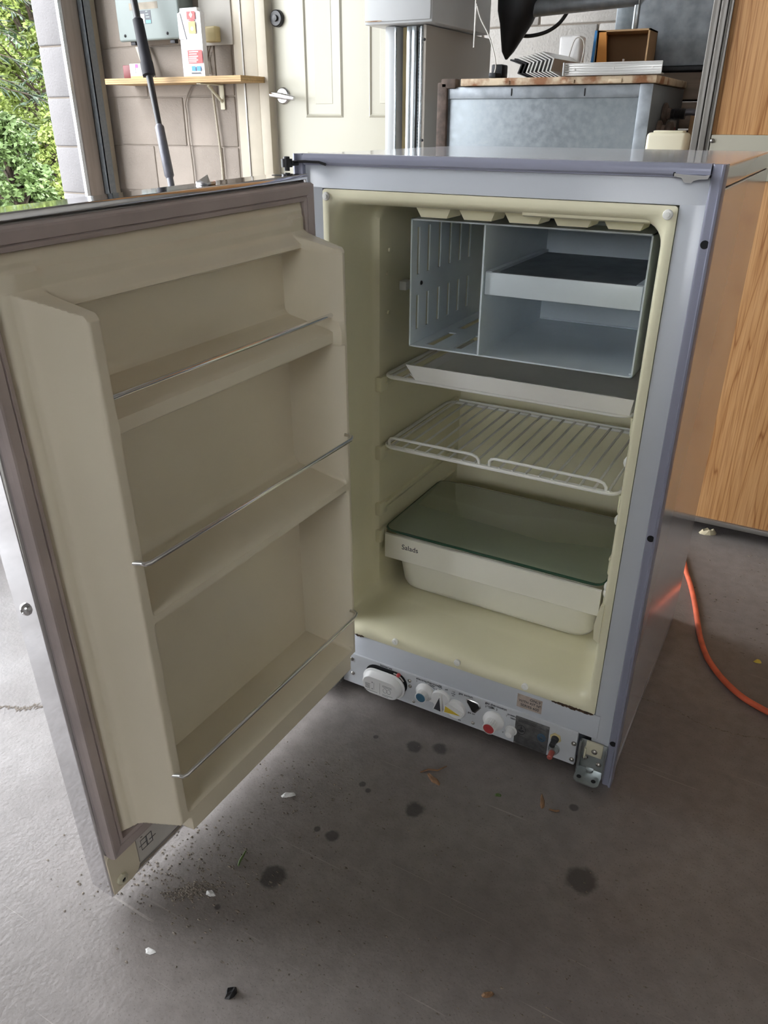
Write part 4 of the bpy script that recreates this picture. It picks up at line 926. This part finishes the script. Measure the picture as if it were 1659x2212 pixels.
for u in (280, 366):
    P = px(u, 92, y=yp); MB().box(P.x-.014, P.x+.014, YB-.08, YB-.06, pz-.012, pz+.012, .002).xform(T).build('cable_clamp', 'dark_metal', ep)
# white board with yellow adapter, conduit and wires
a, b_ = px(433, 60, y=YB-.012), px(503, 96, y=YB-.012)
bd = MB().box(a.x, b_.x, YB-.012, YB-.002, b_.z, b_.z+.62, .002).build('backing_board', 'wall_paint', label='white painted backing board screwed to the wall near the door', cat='board')
a, b_ = px(438, 57, y=YB-.05), px(466, 90, y=YB-.05)
MB().box(a.x, b_.x, YB-.05, YB-.012, b_.z, a.z, .006, 3).build('wall_transformer', 'ochre', label='small yellowed transformer box on the white backing board', cat='transformer')
def wall_path(pts, r, nm, m, lb, cat, yo=.008, n=6): MB().tube(smooth_path([px(u, v, y=YB-yo) for u, v in pts]), r, n).build(nm, m, label=lb, cat=cat)
wall_path([(455, 90), (455, 100), (450, 118), (449, 135), (452, 152)], .0018, 'bell_wire', 'rust', 'thin brown wire dropping from the yellowed transformer box', 'wire')
wall_path([(430, -10), (433, 40), (440, 95), (448, 135), (452, 160)], .0055, 'wall_cable', 'cable_white', 'white cable running up the wall behind the tall carton', 'cable')
wall_path([(415, 182), (405, 205), (400, 225), (403, 245), (407, 290), (414, 340), (420, 395), (424, 440)], .0035, 'wall_cable', 'mortar', 'painted-over cable hanging below the shelf on the block wall', 'cable')
cpt = [(457, 186), (465, 240), (473, 300), (480, 360), (484, 430)]
cp3 = [px(u, v, y=YB-.012) for u, v in cpt]; dense = smooth_path(cp3, 24)
MB().tube(dense, [.0055 if i % 3 else .0042 for i in range(len(dense))], 8).build('flexible_conduit', 'jamb_paint', label='painted flexible conduit hanging below the right end of the shelf', cat='conduit')
# black telescopic pole leaning in front of the shelf
pt, pb = px(289, 0, y=YB-.21), px(373, 415, y=YB-.33)
dv = (pt-pb).normalized(); s0 = (pb.z)/dv.z; foot = pb-dv*s0
def on(u, v):      # point of the pole axis nearest a pixel row
    d = rt2*((u-CX)/FPX)+dn2*((v-CY)/FPX)+fw; best = None
    for i in range(900):
        p = foot+dv*(i*.0025); c = p-CAM; e = abs((dn2.dot(c)/fw.dot(c))*FPX+CY-v)
        if best is None or e < best[0]: best = (e, i*.0025)
    return best[1]
l1, l2, l3, l4 = on(365, 385), on(340, 268), on(320, 165), on(298, 40)
po = thing('telescopic_pole', foot, 'black telescopic pole leaning in front of the wall shelf', 'pole')
Z0 = Vector((0, 0, 0)); AT = lambda s: dv*s
MB().lathe(AT(.0), dv, [(0, .010), (.004, .012), (l1, .014), (l1+.01, .011)], 14).build('lower_tube', 'pole_grey', po)
MB().lathe(AT(l1), dv, [(0, .014), (.01, .020), (l2-l1-.01, .019), (l2-l1, .012)], 16).build('grey_section', 'pole_grey', po)
MB().lathe(AT(l2-.005), dv, [(0, .012), (l3-l2+.01, .014)], 14).build('middle_tube', 'black', po)
MB().lathe(AT(l3), dv, [(0, .015), (.004, .026), (.05, .026), (.06, .023), (l4-l3-.005, .021), (l4-l3, .014)], 16).build('grip', 'rubber_grip', po)
MB().lathe(AT(l4-.005), dv, [(0, .014), (1.95/dv.z-l4, .013)], 14).build('upper_tube', 'black', po)
# blue tote outside the left of the door
P = px(-40, 1075, z=0)
bt_ = thing('blue_tote', (P.x-.25, P.y+.1, 0), 'blue plastic tote with black handle on the floor beyond the door', 'tote')
MB().loft([rloop3(-.26+i, .26-i, -.17+i, .17-i, z, .03) for i, z in ((.03, .001), (.02, .01), (.0, .27), (-.012, .272), (-.012, .285), (.004, .286), (.02, .012))], True, True).build('tub', 'blue_tote', bt_)
MB().tube(smooth_path([Vector((.262, -.07, .25)), Vector((.285, -.06, .23)), Vector((.285, .06, .23)), Vector((.262, .07, .25))]), .006, 8).build('handle', 'black', bt_)

# ------------------------------------------------------------------ trees beyond the opening
def conifer(x, y, h, seed, label):
    rn = random.Random(seed); t = thing('conifer_tree', (x, y, -.1), label, 'tree', 'conifers beyond the bay opening')
    MB().lathe((0, 0, 0), (0, 0, 1), [(0, h*.022), (h*.5, h*.013), (h, .01)], 10).build('trunk', 'bark', t)
    vs, fs = [], []; br = MB(); nb = 120
    for i in range(nb):
        z = h*(.06+.92*i/nb); Lb = (1-z/h)*h*.26+.25; a = i*2.399+rn.random(); dx, dy = math.cos(a), math.sin(a)
        P = [Vector((dx*Lb*t_, dy*Lb*t_, z-.32*Lb*t_*t_+.10*Lb*t_)) for t_ in (0, .35, .7, 1)]
        br.tube(P, [.016, .011, .007, .003], 4)
        for k in range(int(40+Lb*90)):
            t_ = rn.uniform(.12, 1.0); j = min(2, int(t_*3)); f = t_*3-j; c = P[j].lerp(P[j+1], max(0, min(1, f)))
            s = rn.choice((-1, 1)); l = rn.uniform(.08, .30)*(1.2-t_*.6)
            d = Vector((dx*.55-dy*s*.8, dy*.55+dx*s*.8, rn.uniform(-.75, .1))).normalized(); wv = Vector((-d.y, d.x, rn.uniform(-.4, .4)))*rn.uniform(.006, .013)
            b = len(vs); vs += [c-wv*.6, c+d*l*.5-wv, c+d*l, c+d*l*.5+wv, ]; fs.append((b, b+1, b+2, b+3))
    br.build('branches', 'bark', t)
    me = bpy.data.meshes.new('needles'); me.from_pydata([tuple(v) for v in vs], [], fs); me.materials.append(MATS['needle']); o = link('foliage', me, t)
    tag(o, kind='stuff'); return t
def leafy(x, y, h, seed, m, label, n=9000, ls=1.0):
    rn = random.Random(seed); t = thing('leafy_tree', (x, y, -.1), label, 'tree', 'broadleaf trees beyond the bay opening')
    tk = MB(); tk.tube([(0, 0, 0), (.05, .02, h*.25), (-.04, .06, h*.5), (.03, 0, h*.9)], [h*.018, h*.014, h*.010, .01], 8); cl = []
    for i in range(90):
        z = h*rn.uniform(.03, .97); a = rn.random()*2*PI; r = h*.27*math.sin(PI*min(1, (z/h)*.75+.25))**.6*rn.uniform(.4, 1.0)
        c = Vector((r*math.cos(a), r*math.sin(a), z)); cl.append((c, rn.uniform(.25, .55)*h/6))
        if i % 2 == 0: tk.tube([(0, 0, max(.2, z*.55)), (c.x*.5, c.y*.5, z*.8), tuple(c)], [.03, .018, .006], 5)
    tk.build('trunk', 'bark', t); vs, fs = [], []
    for i in range(n):
        c, r = cl[i % len(cl)]; d = Vector((rn.gauss(0, 1), rn.gauss(0, 1), rn.gauss(0, .8))).normalized()*r*rn.random()**.4
        p = c+d; p.z = max(p.z, .04); e = Vector((rn.gauss(0, 1), rn.gauss(0, 1), rn.gauss(0, .5))).normalized()*rn.uniform(.030, .058)*ls; f = e.cross(Vector((rn.gauss(0, 1), rn.gauss(0, 1), rn.gauss(0, 1)))).normalized()*e.length*.55
        b = len(vs); vs += [p-e, p+f, p+e, p-f]; fs.append((b, b+1, b+2, b+3))
    me = bpy.data.meshes.new('leaves'); me.from_pydata([tuple(v) for v in vs], [], fs); me.materials.append(MATS[m]); o = link('foliage', me, t)
    tag(o, kind='stuff'); return t
def polar(az, r): a = math.radians(az); return (CAM.x+r*math.sin(a), CAM.y+r*math.cos(a))
for i, (az, r, h) in enumerate(((-56.5, 10.5, 6.0), (-45.2, 14, 7.0))):
    conifer(*polar(az, r), h, 20+i, ['dark green spruce with drooping branches outside the bay opening', 'taller spruce mostly hidden behind the block jamb'][i])
for i, (az, r, h, m, n) in enumerate(((-50.3, 17, 6.0, 'leaf_light', 60000), (-54.8, 22.5, 7.0, 'leaf_light', 50000), (-49.6, 30, 9.5, 'leaf_mid', 60000), (-66, 18, 6.0, 'leaf_mid', 9000))):
    leafy(*polar(az, r), h, 50+i, m, ['bright green leafy tree showing right beside the block jamb', 'bright green leafy tree half behind the drooping spruce', 'mid green tree rising far behind the bright leafy trees', 'mid green leafy tree standing clear of the spruce'][i], n)

for i, (az, r, h) in enumerate(((-53.0, 7.2, 1.0), (-50.4, 8.8, .9))):
    t_ = leafy(*polar(az, r), h, 80+i, 'leaf_light' if i else 'leaf_mid', ['low dark green shrub below the drooping spruce', 'low bright green shrub beside the block jamb'][i], 9000, .55)
    t_.name = 'shrub'; t_['category'] = 'shrub'; t_['group'] = 'low shrubs beyond the bay opening'
# ------------------------------------------------------------------ floor cracks and litter
def crack(pts, wd, seed):
    rn = random.Random(seed); P = smooth_path([px(u, v, z=0) for u, v in pts], 8); A, B = [], []
    for i, p in enumerate(P):
        t = (P[min(i+1, len(P)-1)]-P[max(i-1, 0)]).normalized(); nrm = Vector((-t.y, t.x, 0)); w_ = wd*rn.uniform(.3, 1.2); o = nrm*rn.gauss(0, wd*.7)
        A.append((p.x+o.x+nrm.x*w_, p.y+o.y+nrm.y*w_, .0004)); B.append((p.x+o.x-nrm.x*w_, p.y+o.y-nrm.y*w_, .0004))
    MB().loft([A, B], closed=False).build('crack', 'debris', fl, smooth=False)
crack([(1378, 1508), (1410, 1516), (1445, 1528), (1480, 1545), (1505, 1560), (1560, 1578), (1610, 1590), (1700, 1600)], .0012, 1)
crack([(-60, 1530), (0, 1527), (30, 1530), (55, 1531), (72, 1526), (95, 1528), (140, 1528)], .004, 2)
rn = random.Random(5); vs, fs = [], []
def bit(x, y, r):
    if 0 < x < .52 and -.01 < y < .49: return
    b = len(vs); k = 5; h = r*rn.uniform(.3, .8); a0 = rn.random()*6
    st_ = rn.uniform(1, 2.2)
    for i in range(k):
        a = a0+2*PI*i/k; rr = r*rn.uniform(.6, 1.1); vs.append((x+rr*math.cos(a)*st_, y+rr*math.sin(a), .0003))
    vs.append((x, y, h))
    for i in range(k): fs.append((b+i, b+(i+1) % k, b+5))
for i in range(520):
    u, v = rn.gauss(400, 110), rn.gauss(1880, 70); P = px(u, v, z=0); bit(P.x, P.y, rn.uniform(.0006, .0022))
for i in range(260):
    u, v = rn.gauss(410, 22), rn.gauss(1925, 9); P = px(u-(v-1925)*1.5, v, z=0); bit(P.x, P.y, rn.uniform(.0008, .002))
for i in range(480):
    u, v = rn.uniform(480, 1400), rn.uniform(1600, 2200); P = px(u, v, z=0); bit(P.x, P.y, rn.uniform(.0005, .0016))
for i in range(160):
    u, v = rn.uniform(560, 760), rn.uniform(1640, 1760); P = px(u, v, z=0); bit(P.x, P.y, rn.uniform(.0006, .002))
for i in range(140):
    u, v = rn.uniform(1500, 1700), rn.uniform(1190, 1420); P = px(u, v, z=0); bit(P.x, P.y, rn.uniform(.0008, .0025))
me = bpy.data.meshes.new('grit'); me.from_pydata(vs, [], fs); me.materials.append(MATS['debris'])
link('floor_grit', me, label='fine brown grit and crumbs scattered over the concrete floor', cat='grit', kind='stuff')
def chip(u, v, r, h, m, name, label, cat, st_=1.4, ang=0.0, seed=0):
    r_ = random.Random(seed); P = px(u, v, z=0); k = 9; lo, hi = [], []
    for i in range(k):
        a = 2*PI*i/k; rr = r*r_.uniform(.65, 1.1); q = Vector((rr*math.cos(a)*st_, rr*math.sin(a)/st_, 0)); q.rotate(Matrix.Rotation(ang, 3, 'Z'))
        lo.append((q.x, q.y, .0004)); hi.append((q.x*.6, q.y*.6, h*r_.uniform(.5, 1.1)))
    MB().loft([lo, hi], True, True).build(name, m, loc=(P.x, P.y, 0), smooth=False, label=label, cat=cat)
chip(500, 2146, .0075, .008, 'black', 'black_pebble', 'small black lump on the open floor in front of the refrigerator', 'lump', 1.2, 1.0, 1)
chip(1527, 1152, .016, .012, 'foam', 'foam_crumb', 'lump of cream foam on the floor under the oak cabinet edge', 'foam lump', 1.3, .5, 2)
chip(1637, 1430, .006, .005, 'yellow', 'yellow_scrap', 'tiny yellow scrap on the floor beyond the orange cord', 'scrap', 1.3, .2, 3)
chip(624, 1718, .008, .004, 'chip_white', 'paint_flake', 'pale paint flake on the floor below the open door', 'flake', 1.5, .8, 4)
chip(937, 1685, .009, .003, 'leaf_dry', 'leaf_scrap', 'dry curled leaf scrap on the floor before the control panel', 'leaf', 1.6, -.5, 5)
chip(1171, 1733, .008, .003, 'leaf_dry', 'wood_chip', 'reddish wood chip on the floor before the right hinge bracket', 'wood chip', 2.0, 1.9, 6)
chip(1075, 1718, .005, .003, 'leaf_mid', 'green_leaf', 'tiny green leaf on the floor between oil spots', 'leaf', 1.3, .3, 7)
chip(1055, 2150, .006, .005, 'leaf_dry', 'seed_husk', 'brown seed husk on the open floor away from the oil spots', 'husk', 1.5, .7, 8)
chip(325, 2055, .006, .0012, 'chip_white', 'white_paint_spot', 'crumbly white spot of filler on the floor near the open door corner', 'filler crumbs', 1.4, .3, 9)
chip(455, 1931, .0055, .005, 'chip_white', 'pale_stone', 'pale little stone at the end of the grit streak', 'stone', 1.5, .1, 10)
for (pts, m, nm, lb) in ((((515, 1870), (518, 1860), (524, 1850), (531, 1838)), 'leaf_mid', 'twig', 'short green twig on the floor near the grit streak'), (((908, 1668), (925, 1662), (945, 1664), (965, 1655)), 'leaf_dry', 'twig', 'thin dry twig beside the curled leaf scrap'), (((1186, 1748), (1200, 1752), (1208, 1751)), 'leaf_dry', 'twig', 'short dry twig near the reddish wood chip')):
    MB().tube([px(u, v, z=.0016) for u, v in pts], [.0010, .0015, .0014, .0008][:len(pts)], 6).build(nm, m, label=lb, cat='twig')
